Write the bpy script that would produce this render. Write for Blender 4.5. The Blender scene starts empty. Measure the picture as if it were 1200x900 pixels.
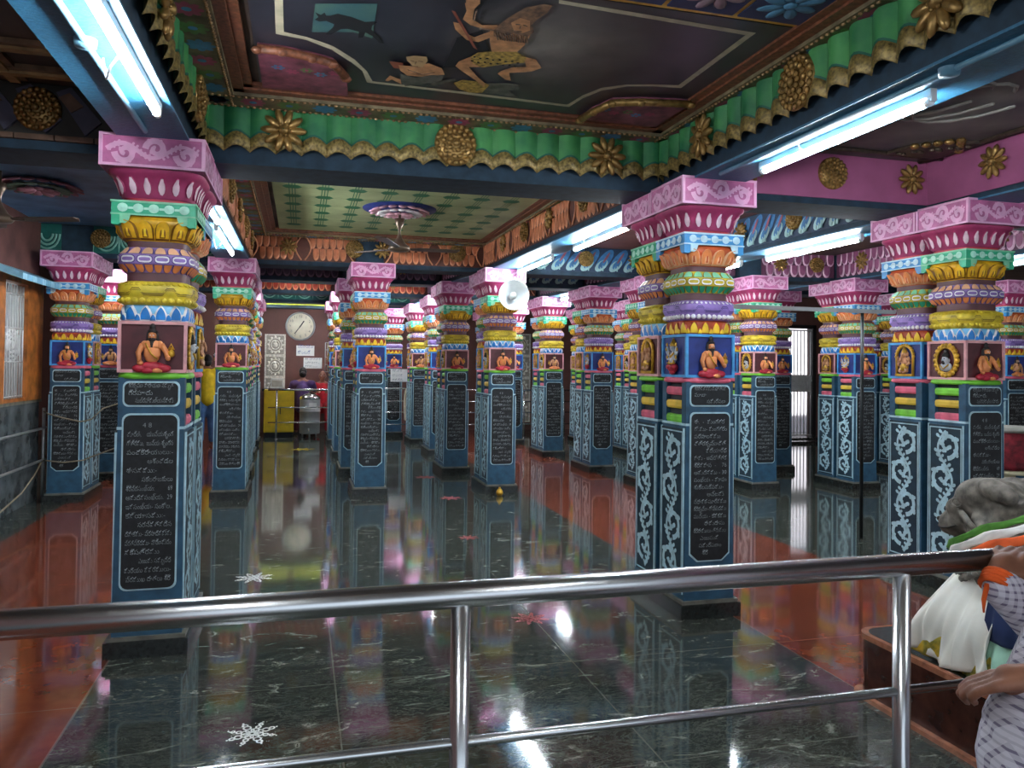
import bpy, bmesh, math, random, colorsys
from mathutils import Vector, Matrix
random.seed(7)
SC = bpy.context.scene
COL = SC.collection
pi = math.pi
# ------------------------------------------------------------------ materials
def lin(h):
    h = h.lstrip('#')
    o = []
    for i in (0, 2, 4):
        c = int(h[i:i+2], 16) / 255
        o.append(c/12.92 if c <= .04045 else ((c+.055)/1.055)**2.4)
    return (o[0], o[1], o[2], 1)
MATS = {}
def mat(name, col, rough=.5, metal=0.0, var=.12, scale=14, bump=0.0, coat=0.0, col2=None, emit=0.0):
    if name in MATS: return MATS[name]
    m = bpy.data.materials.new(name); m.use_nodes = True
    nt = m.node_tree; b = nt.nodes['Principled BSDF']
    c = lin(col)
    b.inputs['Roughness'].default_value = rough
    b.inputs['Metallic'].default_value = metal
    b.inputs['Coat Weight'].default_value = coat
    b.inputs['Base Color'].default_value = c
    if emit:
        b.inputs['Emission Color'].default_value = c
        b.inputs['Emission Strength'].default_value = emit
    if var or bump or col2:
        tc = nt.nodes.new('ShaderNodeTexCoord'); n = nt.nodes.new('ShaderNodeTexNoise')
        n.inputs['Scale'].default_value = scale; n.inputs['Detail'].default_value = 5
        nt.links.new(tc.outputs['Object'], n.inputs['Vector'])
        r = nt.nodes.new('ShaderNodeValToRGB')
        d = lin(col2) if col2 else tuple(x*(1-2.2*var) for x in c[:3])+(1,)
        e = c if col2 else tuple(min(1, x*(1+var)) for x in c[:3])+(1,)
        r.color_ramp.elements[0].position = .3; r.color_ramp.elements[0].color = d
        r.color_ramp.elements[1].position = .68; r.color_ramp.elements[1].color = e
        nt.links.new(n.outputs['Fac'], r.inputs['Fac']); nt.links.new(r.outputs['Color'], b.inputs['Base Color'])
        if bump:
            bp = nt.nodes.new('ShaderNodeBump'); bp.inputs['Strength'].default_value = bump; bp.inputs['Distance'].default_value = .01
            nt.links.new(n.outputs['Fac'], bp.inputs['Height']); nt.links.new(bp.outputs['Normal'], b.inputs['Normal'])
    MATS[name] = m
    return m
# ------------------------------------------------------------------ mesh builder
class MB:
    def __init__(s): s.v = []; s.f = []; s.m = []; s.sm = []
    def add(s, vs, fs, mi=0, sm=False, M=None):
        b = len(s.v)
        for p in vs:
            p = Vector(p)
            s.v.append(M @ p if M is not None else p)
        for f in fs:
            s.f.append(tuple(b+i for i in f)); s.m.append(mi); s.sm.append(sm)
        return s
    def box(s, x0, x1, y0, y1, z0, z1, mi=0, M=None):
        vs = [(x, y, z) for z in (z0, z1) for y in (y0, y1) for x in (x0, x1)]
        return s.add(vs, [(0,2,3,1),(4,5,7,6),(0,1,5,4),(2,6,7,3),(0,4,6,2),(1,3,7,5)], mi, False, M)
    def grid(s, fn, nu, nv, mi=0, sm=True, cu=False, M=None):
        vs = [fn(i, j) for j in range(nv) for i in range(nu)]
        fs = []
        for j in range(nv-1):
            for i in range(nu if cu else nu-1):
                a = j*nu+i; b = j*nu+(i+1) % nu
                fs.append((a, b, b+nu, a+nu))
        return s.add(vs, fs, mi, sm, M)
    def lathe(s, prof, n=24, mi=0, c=(0,0,0), axis='z', sm=True, M=None):
        def P(i, j):
            r, h = prof[j]; a = 2*pi*i/n
            x, y, z = r*math.cos(a), r*math.sin(a), h
            if axis == 'y': x, y, z = x, h, -y
            elif axis == 'x': x, y, z = h, x, y
            return (c[0]+x, c[1]+y, c[2]+z)
        return s.grid(P, n, len(prof), mi, sm, True, M)
    def tube(s, pts, r, n=8, mi=0, caps=True, closed=False, M=None):
        pts = [Vector(p) for p in pts]; N = len(pts)
        rs = r if isinstance(r, (list, tuple)) else [r]*N
        vs = []; up = None
        for i, p in enumerate(pts):
            if closed: t = pts[(i+1) % N]-pts[i-1]
            else: t = pts[min(i+1, N-1)]-pts[max(i-1, 0)]
            t.normalize()
            if up is None:
                up = Vector((0,0,1)) if abs(t.z) < .9 else Vector((1,0,0))
            a = t.cross(up)
            if a.length < 1e-5: a = t.orthogonal()
            a.normalize(); up = a.cross(t).normalized()
            for k in range(n):
                g = 2*pi*k/n
                vs.append(p+rs[i]*(math.cos(g)*a+math.sin(g)*up))
        fs = []
        for i in range(N if closed else N-1):
            j = (i+1) % N
            for k in range(n):
                l = (k+1) % n
                fs.append((i*n+k, i*n+l, j*n+l, j*n+k))
        s.add(vs, fs, mi, True, M)
        if caps and not closed:
            b = len(s.v)-N*n
            s.f.append(tuple(b+k for k in reversed(range(n)))); s.m.append(mi); s.sm.append(False)
            s.f.append(tuple(b+(N-1)*n+k for k in range(n))); s.m.append(mi); s.sm.append(False)
        return s
    def ell(s, c, r, mi=0, R=None, nu=14, nv=9, M=None):
        c = Vector(c)
        def P(i, j):
            a = 2*pi*i/nu; b = -pi/2+pi*j/(nv-1)
            p = Vector((r[0]*math.cos(b)*math.cos(a), r[1]*math.cos(b)*math.sin(a), r[2]*math.sin(b)))
            if R is not None: p = R @ p
            return c+p
        return s.grid(P, nu, nv, mi, True, True, M)
    def cap(s, p0, r0, p1, r1, mi=0, n=12, M=None):
        p0, p1 = Vector(p0), Vector(p1); t = p1-p0; L = t.length
        if L < 1e-6: return s.ell(p0, (r0, r0, r0), mi, M=M)
        t.normalize(); pts = []; rs = []
        for k in range(5):
            a = -pi/2+pi/2*k/4
            pts.append(p0+t*(r0*math.sin(a))); rs.append(max(1e-4, r0*math.cos(a)))
        for k in range(1, 6):
            a = pi/2*k/5
            pts.append(p1+t*(r1*math.sin(a)-.0)); rs.append(max(1e-4, r1*math.cos(a)))
        pts.insert(5, p1.copy()); rs.insert(5, r1)
        return s.tube(pts, rs, n, mi, True, False, M)
    def prism(s, poly, d0, d1, mi=0, plane='xz', M=None, sm=False):
        def P(a, b, d):
            return {'xz': (a, d, b), 'xy': (a, b, d), 'yz': (d, a, b)}[plane]
        n = len(poly)
        vs = [P(a, b, d0) for a, b in poly]+[P(a, b, d1) for a, b in poly]
        fs = [(i, (i+1) % n, n+(i+1) % n, n+i) for i in range(n)]
        fs += [tuple(reversed(range(n))), tuple(range(n, 2*n))]
        return s.add(vs, fs, mi, sm, M)
    def build(s, name, mats, parent=None, loc=None, rz=0, bevel=0, keep=False):
        me = bpy.data.meshes.new(name)
        me.from_pydata([tuple(p) for p in s.v], [], s.f)
        if not isinstance(mats, (list, tuple)): mats = [mats]
        for m in mats: me.materials.append(m)
        me.polygons.foreach_set('material_index', s.m)
        me.polygons.foreach_set('use_smooth', s.sm)
        bm = bmesh.new(); bm.from_mesh(me); bmesh.ops.recalc_face_normals(bm, faces=bm.faces[:]) if not keep else None
        bm.to_mesh(me); bm.free()
        me.update()
        return link(name, me, parent, loc, rz, bevel)
def link(name, me, parent=None, loc=None, rz=0, bevel=0):
    o = bpy.data.objects.new(name, me); COL.objects.link(o)
    if parent: o.parent = parent
    if loc is not None: o.location = loc
    if rz: o.rotation_euler = (0, 0, rz)
    if bevel:
        b = o.modifiers.new('bevel', 'BEVEL'); b.width = bevel; b.segments = 2; b.limit_method = 'ANGLE'
    return o
def tag(o, label=None, cat=None, group=None, kind=None):
    if label: o['label'] = label
    if cat: o['category'] = cat
    if group: o['group'] = group
    if kind: o['kind'] = kind
    return o
def thing(name, label, cat, loc=(0,0,0), rz=0, group=None):
    o = bpy.data.objects.new(name, None); COL.objects.link(o); o.empty_display_size = .1
    o.location = loc; o.rotation_euler = (0, 0, rz)
    return tag(o, label, cat, group)
def baked(mb, name, mats, parent=None, voxel=.01, smooth=3, loc=None):
    """union of overlapping shapes as one continuous smooth surface"""
    o = mb.build(name, mats, None, None)
    r = o.modifiers.new('r', 'REMESH'); r.mode = 'VOXEL'; r.voxel_size = voxel; r.use_smooth_shade = True
    if smooth:
        q = o.modifiers.new('s', 'SMOOTH'); q.factor = .5; q.iterations = smooth
    dg = bpy.context.evaluated_depsgraph_get(); dg.update()
    me = bpy.data.meshes.new_from_object(o.evaluated_get(dg))
    old = o.data; bpy.data.objects.remove(o); bpy.data.meshes.remove(old)
    me.materials.clear()
    me.materials.append(mats if not isinstance(mats, (list, tuple)) else mats[0])
    return link(name, me, parent, loc)
def text_mesh(lines, size, lh, font_w=None, align='LEFT'):
    """flat lettering in the x-y plane; lines = [(indent, string)]"""
    vs = []; fs = []
    for k, (ind, s_) in enumerate(lines):
        if not s_: continue
        c = bpy.data.curves.new('t', 'FONT'); c.body = s_; c.size = size; c.resolution_u = 2; c.align_x = align; c.offset = -.018*size
        o = bpy.data.objects.new('t', c); COL.objects.link(o)
        dg = bpy.context.evaluated_depsgraph_get(); dg.update()
        me = bpy.data.meshes.new_from_object(o.evaluated_get(dg))
        xs = [v.co.x for v in me.vertices] or [0]
        w = max(xs); sc = 1.0
        if font_w and ind+w > font_w: sc = (font_w-ind)/w
        b = len(vs)
        for v in me.vertices: vs.append((ind+v.co.x*sc, -k*lh+v.co.y, 0))
        for p in me.polygons: fs.append(tuple(b+i for i in p.vertices))
        bpy.data.objects.remove(o); bpy.data.curves.remove(c); bpy.data.meshes.remove(me)
    return vs, fs
# ------------------------------------------------------------------ palette
P = {}
def pal(n, *a, **k): P[n] = mat(n, *a, **k); return P[n]
pal('blue_paint', '#2b536c', .45, var=.16); pal('blue_dark', '#1a3342', .45, var=.15); pal('pale_line', '#b2d2dc', .5, var=.12)
pal('slate', '#17191c', .55, var=.35, scale=30); pal('chalk', '#a3aaac', .7, var=.2); pal('granite_black', '#262927', .25, var=.3, scale=40)
pal('stone_edge', '#6d6a60', .5, var=.2)
pal('pink', '#c26a9b', .5, var=.14); pal('pink_light', '#e6acd0', .5, var=.08); pal('crimson', '#ab3a68', .5); pal('drop', '#f0d0dc', .5)
pal('red', '#cc4152', .5); pal('neck_brown', '#5f3b40', .55); pal('neck_green', '#7bcf3c', .5); pal('neck_pink', '#e56a83', .5)
pal('maroon', '#552329', .5, var=.15); pal('navy', '#25357c', .5, var=.15); pal('frame_pink', '#e0a3a5', .5); pal('frame_blue', '#4b9fda', .5)
pal('green_slab', '#2fb585', .45); pal('green_disc', '#b5f0d8', .5); pal('blue_slab', '#419ad8', .45); pal('blue_disc', '#c6e8f7', .5)
pal('gold_yellow', '#eab325', .45, var=.2); pal('gold_deep', '#8a5a14', .5); pal('orange', '#e58a4f', .5, var=.15); pal('orange_red', '#cf5a2c', .5); pal('peach', '#f2bb90', .5)
pal('violet', '#9678bf', .5); pal('violet_dark', '#54407e', .5); pal('white_paint', '#ece8ea', .5); pal('yellow_ring', '#d9bf35', .45, var=.15); pal('yellow_dark', '#8d7416', .5)
pal('lotus_blue', '#1f7fd0', .45); pal('lotus_sky', '#7fc4ef', .45); pal('green_leaf', '#23996a', .45); pal('green_pale', '#84d3a8', .5); pal('dark_line', '#2c2425', .6)
pal('lotus_yellow', '#f0c42a', .45); pal('lotus_red', '#a9411b', .5)
pal('skin_orange', '#e8935b', .5); pal('skin_tan', '#c9916a', .5); pal('robe_red', '#b8283c', .5); pal('hair_black', '#2a2424', .6); pal('gold_paint', '#d9a93a', .35, metal=.35, var=.2)
pal('grey_face', '#b7bcc4', .5); pal('bar_yellow', '#d8b53e', .5); pal('bar_black', '#20242c', .6)
pal('beam_blue', '#22394b', .8, var=.15); pal('beam_soffit', '#2d6889', .5, var=.1, bump=.25, scale=60)
pal('rosette_gold', '#a5834c', .34, metal=.6, var=.25, scale=30)
pal('steel', '#c9cbcc', .26, metal=1.0, var=.03); pal('steel_dull', '#b4b6b6', .42, metal=.75, var=.06)
pal('white_plastic', '#e9ecec', .4, var=.03); pal('black_metal', '#1d2022', .4, metal=.4)
LAMP_S, WORLD_S, EXPO = 60, .55, 1.75
# ------------------------------------------------------------------ rounded-square rings with painted relief
SEN = 4.5
def _se(a):
    c, s_ = math.cos(a), math.sin(a)
    return (math.copysign(abs(s_)**(2/SEN), s_), -math.copysign(abs(c)**(2/SEN), c))
_T = [_se(2*pi*i/720) for i in range(721)]
_L = [0.0]
for i in range(720): _L.append(_L[-1]+math.dist(_T[i], _T[i+1]))
def se(t):
    t = (t % 1.0)*_L[-1]; lo, hi = 0, 720
    while hi-lo > 1:
        m = (lo+hi)//2
        if _L[m] <= t: lo = m
        else: hi = m
    k = (t-_L[lo])/max(1e-9, _L[hi]-_L[lo]); a, b = _T[lo], _T[hi]
    return (a[0]+(b[0]-a[0])*k, a[1]+(b[1]-a[1])*k)
def ring(mb, prof, mi=0, n=40, capped=True):
    def F(i, j):
        x, y = se(i/n); z, w = prof[j]; return (x*w, y*w, z)
    mb.grid(F, n, len(prof), mi, True, True)
    if capped:
        for z, w in (prof[0], prof[-1]):
            mb.add([(se(i/n)[0]*w, se(i/n)[1]*w, z) for i in range(n)], [tuple(range(n))], mi)
def wf(prof):
    def f(z):
        if z <= prof[0][0]: return prof[0][1]
        for (a, wa), (b, wb) in zip(prof, prof[1:]):
            if z <= b: return wa+(wb-wa)*(z-a)/max(1e-9, b-a)
        return prof[-1][1]
    return f
ARCH = [(-1,0), (-1,.35), (-.93,.6), (-.75,.8), (-.42,.94), (0,1), (.42,.94), (.75,.8), (.93,.6), (1,.35), (1,0)]
SPEAR = [(-1,0), (-1,.25), (-.86,.5), (-.6,.72), (-.28,.9), (0,1), (.28,.9), (.6,.72), (.86,.5), (1,.25), (1,0)]
ROUND = [(math.sin(-pi+2*pi*i/12), .5-.5*math.cos(2*pi*i/12)) for i in range(12)]
def petals(mb, w, n, z0, z1, mi_e, mi_i, shape=ARCH, h=.008, fill=.94, phase=.5, inner=.68, nested=None):
    """n raised petals around a ring; z1<z0 points them down"""
    for k in range(n):
        t0 = (k+phase)/n; hw = .5/n*fill
        def Q(a, b, o):
            z = z0+(z1-z0)*b; x, y = se(t0+a*hw); ww = w(z)+o
            return (x*ww, y*ww, z)
        m = len(shape)
        vs = [Q(a, b, .001) for a, b in shape]+[Q(a*inner, .08+b*(inner+.1), h) for a, b in shape]+[Q(0, .42, h*1.5)]
        fs = [(i, (i+1) % m, m+(i+1) % m, m+i) for i in range(m)]
        mb.add(vs, fs, mi_e, True)
        mb.add(vs[m:], [(i, (i+1) % m, m) for i in range(m)], mi_i, True)
        if nested is not None:
            vs = [Q(a*.36, .1+b*.5, h*1.25+.002) for a, b in shape]+[Q(0, .35, h*1.5+.004)]
            mb.add(vs, [(i, (i+1) % m, m) for i in range(m)], nested, True)
def chain(mb, w, n, z0, z1, mi, o=.003, wid=.22, fill=.8):
    for k in range(n):
        t0 = (k+.5)/n; hw = .5/n*fill; zc = (z0+z1)/2; hh = (z1-z0)/2
        pts = []
        for i in range(16):
            a = 2*pi*i/16; c, s_ = math.cos(a), math.sin(a)
            pts.append((math.copysign(abs(c)**.5, c), math.copysign(abs(s_)**.8, s_)))
        vs = []
        for g in (1, 1-wid*.55):
            for a, b in pts:
                bb = b*(1 if g == 1 else 1-wid*1.6); z = zc+bb*hh; x, y = se(t0+a*g*hw); vs.append((x*(w(z)+o), y*(w(z)+o), z))
        mb.add(vs, [(i, (i+1) % 16, 16+(i+1) % 16, 16+i) for i in range(16)], mi)
def zig(mb, w, n, zl, zh, th, mi, o=.0025):
    """stepped key line running round a ring"""
    st = [(0, zl), (.28, zl), (.4, zh), (.6, zh), (.72, zl), (1, zl)]
    for k in range(n):
        for (a, za), (b, zb) in zip(st, st[1:]):
            vs = []
            for t, z in ((a, za), (b, zb)):
                x, y = se((k+t)/n)
                for dz in (-th, th): vs.append((x*(w(z)+o), y*(w(z)+o), z+dz))
            mb.add(vs, [(0, 2, 3, 1)], mi)
# ------------------------------------------------------------------ vine scroll (flat ribbons in u-v, lifted by off)
def vine(mb, M, L, W, mi, turns=4, off=.0035, horizontal=False, bold=1.0):
    """painted acanthus scroll: a waving stem with leafy spirals, in a strip L long and W wide"""
    lay = [0]
    def put(poly, fs):
        lay[0] += 1; o = off+.00002*lay[0]
        mb.add([M(p[1] if horizontal else p[0], p[0] if horizontal else p[1], o) for p in poly], fs, mi)
    def ribbon(pts, ws):
        vs = []
        for i, p in enumerate(pts):
            a = pts[max(i-1, 0)]; b = pts[min(i+1, len(pts)-1)]
            dx, dy = b[0]-a[0], b[1]-a[1]; l = math.hypot(dx, dy) or 1
            nx, ny = -dy/l*bold, dx/l*bold
            vs += [(p[0]+nx*ws[i], p[1]+ny*ws[i]), (p[0]-nx*ws[i], p[1]-ny*ws[i])]
        put(vs, [(2*i, 2*i+1, 2*i+3, 2*i+2) for i in range(len(pts)-1)])
    def leaf(p, ang, l, w_):
        pts = []
        for i in range(9):
            a = 2*pi*i/9; x = .5-.5*math.cos(a); y = math.sin(a)*(.3+.7*x)
            pts.append((p[0]+math.cos(ang)*x*l-math.sin(ang)*y*w_, p[1]+math.sin(ang)*x*l+math.cos(ang)*y*w_))
        put(pts, [tuple(range(9))])
    def tri(p, ang, l, w_):
        for d in (-.65, 0, .65): leaf(p, ang+d, l*(1 if d == 0 else .8), w_)
    seg = L/turns; A = W*.25; pts = []
    for i in range(turns*10+1):
        y = L*i/(turns*10); pts.append((A*math.sin(pi*y/seg), y))
    ribbon(pts, [W*.05*(1.05-.4*i/len(pts)) for i in range(len(pts))])
    for k in range(turns):
        s_ = 1 if k % 2 == 0 else -1
        cx, cy = -s_*W*.10, (k+.60)*seg; R0 = min(W*.38, seg*.47); sp = []; ws = []
        for i in range(25):
            f = i/24; a = (-pi/2 if s_ > 0 else -pi/2)-s_*f*2.25*pi; r = R0*(1-.80*f)
            sp.append((cx+r*math.cos(a), cy+r*math.sin(a))); ws.append(W*.066*(1-.35*f))
        ribbon(sp, ws); leaf((sp[-1][0]-W*.08, sp[-1][1]), 0, W*.17, W*.085)
        for i in (3, 7, 11, 15, 19):
            p = sp[i]; a = math.atan2(p[1]-cy, p[0]-cx); l = W*(.20-.0*i)
            for d_, g_ in ((-.55, .15), (.25, .12)): leaf((cx+(p[0]-cx)*.98, cy+(p[1]-cy)*.98), a-s_*(.5+d_), W*g_, W*.075)
            leaf((cx+(p[0]-cx)*.93, cy+(p[1]-cy)*.93), a+pi+s_*.8, W*.11, W*.06)
        for q in (.06, .2, .34, .8, .93):
            y = (k+q)*seg; x = A*math.sin(pi*y/seg); leaf((x, y), pi/2-s_*1.0, W*.19, W*.07); leaf((x, y), pi/2+s_*.9, W*.14, W*.06)
def frame_M(o, ux, uv, n):
    o, ux, uv, n = map(Vector, (o, ux, uv, n))
    return lambda a, b, d: o+ux*a+uv*b+n*d
# ------------------------------------------------------------------ profiles of one colonette
SW = .165
PR = dict(
 lotus=[(1.757,.160),(1.775,.158),(1.81,.163),(1.84,.158),(1.848,.150)],
 r1=[(1.845,.158),(1.852,.172),(1.868,.180),(1.882,.176),(1.892,.182),(1.915,.192),(1.945,.188),(1.960,.176),(1.972,.156)],
 neck1=[(1.965,.150),(2.024,.150)],
 r2=[(2.018,.152),(2.034,.163),(2.056,.182),(2.060,.191),(2.110,.191),(2.114,.182),(2.136,.164),(2.152,.152)],
 neck2=[(2.145,.150),(2.196,.150)],
 cap=[(2.186,.152),(2.205,.168),(2.235,.178),(2.262,.186),(2.288,.205),(2.294,.192),(2.316,.186)],
)
SCH = {
 'A': dict(lotus=('lotus_sky','white_paint','lotus_blue'), r1=('yellow_ring','yellow_ring','yellow_dark'), r2=('violet','orange','peach','white_paint','violet_dark'),
           cap=('gold_yellow','gold_deep','gold_yellow','lotus_yellow'), slab=('green_slab','green_disc','green_pale'), neck='neck_green', panel=('maroon','frame_pink')),
 'B': dict(lotus=('lotus_red','lotus_red','lotus_yellow'), r1=('violet','white_paint','violet_dark'), r2=('yellow_ring','green_leaf','green_pale','white_paint','yellow_dark'),
           cap=('orange_red','peach','orange','orange_red'), slab=('blue_slab','blue_disc','blue_disc'), neck='neck_pink', panel=('navy','frame_blue')),
}
def make_geo():
    G = {}
    # shaft: tapered pier with a front slab above the side panels
    mb = MB()
    def tap(z0, z1, a, b, mi=0):
        vs = [(x*a, y*a, z0) for x, y in ((-1,-1),(1,-1),(1,1),(-1,1))]+[(x*b, y*b, z1) for x, y in ((-1,-1),(1,-1),(1,1),(-1,1))]
        mb.add(vs, [(0,3,2,1),(4,5,6,7),(0,1,5,4),(1,2,6,5),(2,3,7,6),(3,0,4,7)], mi)
    tap(.10, 1.19, .172, .163); mb.box(-.163, .163, -.163, -.105, 1.19, 1.46); mb.box(-.135, .135, -.105, .135, 1.19, 1.46, 1); mb.box(-.163, .163, .105, .163, 1.19, 1.46)
    mb.box(-.166, .166, -.166, .166, 1.185, 1.20, 2)
    G['shaft'] = (mb, ['blue_paint', 'bar_black', 'pale_line'])
    # side mouldings, stacked like books
    for k in 'AB':
        mb = MB(); cols = [0, 1, 2] if k == 'A' else [2, 1, 0]
        mb.box(.132, .1365, -.104, .104, 1.195, 1.43, 3)
        for i, z in enumerate((1.225, 1.315, 1.40)):
            mb.prism([(.134, z-.026), (.155, z-.026), (.163, z-.012), (.163, z+.012), (.155, z+.026), (.134, z+.026)], -.105, .105, cols[i])
        G['mould'+k] = (mb, ['neck_pink', 'bar_yellow', 'neck_green', 'bar_black'])
    # neck band
    mb = MB(); ring(mb, [(1.452,.165),(1.456,.178),(1.468,.181),(1.482,.176),(1.492,.160)]); G['neck'] = mb
    # relief panel block
    mb = MB(); mb.box(-.158, .158, -.158, .158, 1.488, 1.757)
    for q in range(4):
        R = Matrix.Rotation(q*pi/2, 4, 'Z')
        for b in ((-.17,.17,1.486,1.503), (-.17,.17,1.742,1.759), (-.17,-.153,1.503,1.742), (.153,.17,1.503,1.742)):
            mb.box(b[0], b[1], -.17, -.155, b[2], b[3], 1, R)
    G['panel'] = mb
    mb = MB(); p = PR['lotus']; ring(mb, p); petals(mb, wf(p), 16, 1.76, 1.846, 1, 2, SPEAR, .010); petals(mb, wf(p), 16, 1.76, 1.80, 1, 2, SPEAR, .014, phase=0, fill=.5); G['lotus'] = mb
    mb = MB(); p = PR['r1']; ring(mb, p); w = wf(p)
    petals(mb, w, 36, 1.852, 1.884, 1, 1, ROUND, .010, .9); zig(mb, w, 8, 1.905, 1.932, .0035, 2); zig(mb, w, 8, 1.896, 1.922, .002, 2)
    petals(mb, w, 44, 1.946, 1.966, 0, 1, ROUND, .006, .8); G['r1'] = mb
    mb = MB(); p = PR['r2']; ring(mb, p); w = wf(p)
    petals(mb, w, 28, 2.060, 2.018, 4, 1, ARCH, .008, .97, inner=.82); petals(mb, w, 20, 2.112, 2.152, 4, 2, ARCH, .006, .97, inner=.82); chain(mb, w, 16, 2.067, 2.104, 3, .003, .3); chain(mb, w, 16, 2.064, 2.107, 4, .002, .12, .95); G['r2'] = mb
    mb = MB(); ring(mb, PR['neck1']); ring(mb, PR['neck2']); G['necks'] = mb
    mb = MB(); p = PR['cap']; ring(mb, p); petals(mb, wf(p), 16, 2.19, 2.288, 1, 2, ARCH, .014, .97, inner=.8, nested=1); petals(mb, wf(p), 16, 2.20, 2.262, 1, 3, ARCH, .019, .3, inner=.7); G['cap'] = mb
    # bracket slab with corner drops
    mb = MB(); mb.box(-.205, .205, -.205, .195, 2.312, 2.388); mb.box(-.21, .21, -.21, .195, 2.378, 2.388, 2); mb.box(-.209, .209, -.209, .195, 2.312, 2.320, 2)
    ear = [(-.205,2.314),(-.205,2.262),(-.175,2.258),(-.155,2.27),(-.145,2.29),(-.14,2.314)]
    for sx in (1, -1):
        e = [(a*sx, b) for a, b in ear]
        mb.prism(e, -.204, -.166); mb.prism([(a*.80, b+.008*(1 if b < 2.31 else 0)) for a, b in e], -.2075, -.2045, 2)
        x0, x1 = (-.2046, -.1655) if sx < 0 else (.1655, .2046)
        mb.prism([(a+.0395 if a < -.2 else a, b) for a, b in ear], x0, x1, 0, 'yz'); mb.prism([(-a*.95, b) for a, b in ear], x0, x1, 0, 'yz')
    for q in range(4):
        if q == 2: continue
        R = Matrix.Rotation(q*pi/2, 4, 'Z')
        for i in range(5):
            x = -.15+.075*i; n = 12
            mb.add([(x+.026*math.cos(2*pi*j/n), -.212, 2.349+.024*math.sin(2*pi*j/n)) for j in range(n)]+[(x, -.216, 2.349)], [(j, (j+1) % n, n) for j in range(n)], 1, False, R)
            if i < 4: mb.box(x+.026, x+.049, -.2075, -.204, 2.343, 2.355, 1, R)
    G['slab'] = mb
    mb = MB(); ring(mb, [(2.386,.165),(2.412,.165)], 1); p = [(2.410,.172),(2.425,.180),(2.455,.186),(2.490,.196),(2.520,.218),(2.532,.236),(2.552,.240)]
    ring(mb, p); petals(mb, wf(p), 20, 2.515, 2.428, 0, 2, [(-.2,0),(-.5,.2),(-.75,.45),(-.7,.7),(-.3,.95),(.15,1),(.55,.85),(.7,.6),(.6,.35),(.35,.2),(.2,0)], .009, .8, inner=.85)
    G['cyma'] = (mb, ['crimson', 'red', 'drop'])
    return G
GEO = make_geo()
def tablet_geo(z0, z1, x, notch, chamfer_bottom=0):
    """slate plate with rounded corners and a pale painted outline, on y = 0 facing -y"""
    def outline(g, nt):
        c = nt; o = []
        for cx, cz, a0 in ((x-c, z1-c, 0), (-x+c, z1-c, 90), (-x+c, z0+c, 180), (x-c, z0+c, 270)):
            bot = cz < (z0+z1)/2
            if bot and chamfer_bottom:
                k = chamfer_bottom
                cc = [(-x+0, z0+k*.9), (-x+k, z0)] if a0 == 180 else [(x-k, z0), (x, z0+k*.9)]
                o += cc
            else:
                for i in range(5):
                    a = math.radians(a0+22.5*i); o.append((cx+c*math.cos(a), cz+c*math.sin(a)))
        zc = (z0+z1)/2
        return [(a*(1+g/x), zc+(b-zc)*(1+g/((z1-z0)/2))) for a, b in o]
    mb = MB(); mb.prism(outline(.009, notch), -.004, .003, 1); mb.prism(outline(0, notch), -.008, .003, 0)
    return mb
TEX = {
 'A': (["శ్రీకృష్ణ నారాయణ స్మృతి", "గ్రహాదు", "      సుబ్రహ్మణ్యస్వామి"],
       ["          4 8", "చూర్ణి,    యుష్యశృంగ", "గోత్రము,  బుష్య శృంగస", "పంచకీరాయులు:-", "               ఆశించడల", "శాసనము:-", "          సకలరాజకులు", "శ్రీప్రసంఖ్య:          69", "అనుదినసంఖ్య.  29", "ఇనసంఖ్య- సంకోల..", "కన్యాసము:-", "        సరస్వతినదీస", "దినాకము- ప్రసాదినమ్మ", "ప్రతిష్ఠిదము- పౌర్ణమిదం", "నక్షత్రము", "         ఎఱువు సమృద్ధి", "మరియు వివరములు-", " ప్రముఖ దాతలు శ్రీ"]),
 'B': (["శ్రీరామనవమి మహోత్సవ", "పూజా", "         సమర్పణ"],
       ["శా.  -  మంగళర", "గో.ము- మంగళరం", "పరిపాలనము", "చిత్రకృష్ణచిత్", "           విద్యార్థి", "నామ - అష్టోత్తర", "శ్రీనివాస  -    76", "అనుదినము - 30", "సంఖ్య - మాఘ", "శుక్లపక్షము-", "            అష్టమి", "స్థానిక-పూర్వము", "శ్రీకృష్ణ-గోష్టిదము", "పుష్య - కనకము", "          రామదాసు", "శ్రీరాములు-తిరుమల", "      ఎఱుపుని", "     సమర్పణం", "        శ్రీ"]),
}
LET = {}
for k in 'AB':
    up, lo = TEX[k]
    mb = MB(); v, f = text_mesh([(0, s_) for s_ in up], .034, .040, .22)
    mb.add([(a-.112, -.0095, b+1.408) for a, b, _ in v], f); LET[k+'u'] = mb
    lh = .885/(len(lo)+.6)
    mb = MB(); v, f = text_mesh([(.018*(len(s_)-len(s_.lstrip())) if False else min(.1, .0075*(len(s_)-len(s_.lstrip()))), s_.strip()) for s_ in lo], .036, lh, .226)
    mb.add([(a-.114, -.0095, b+1.245-lh) for a, b, _ in v], f); LET[k+'l'] = mb
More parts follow.
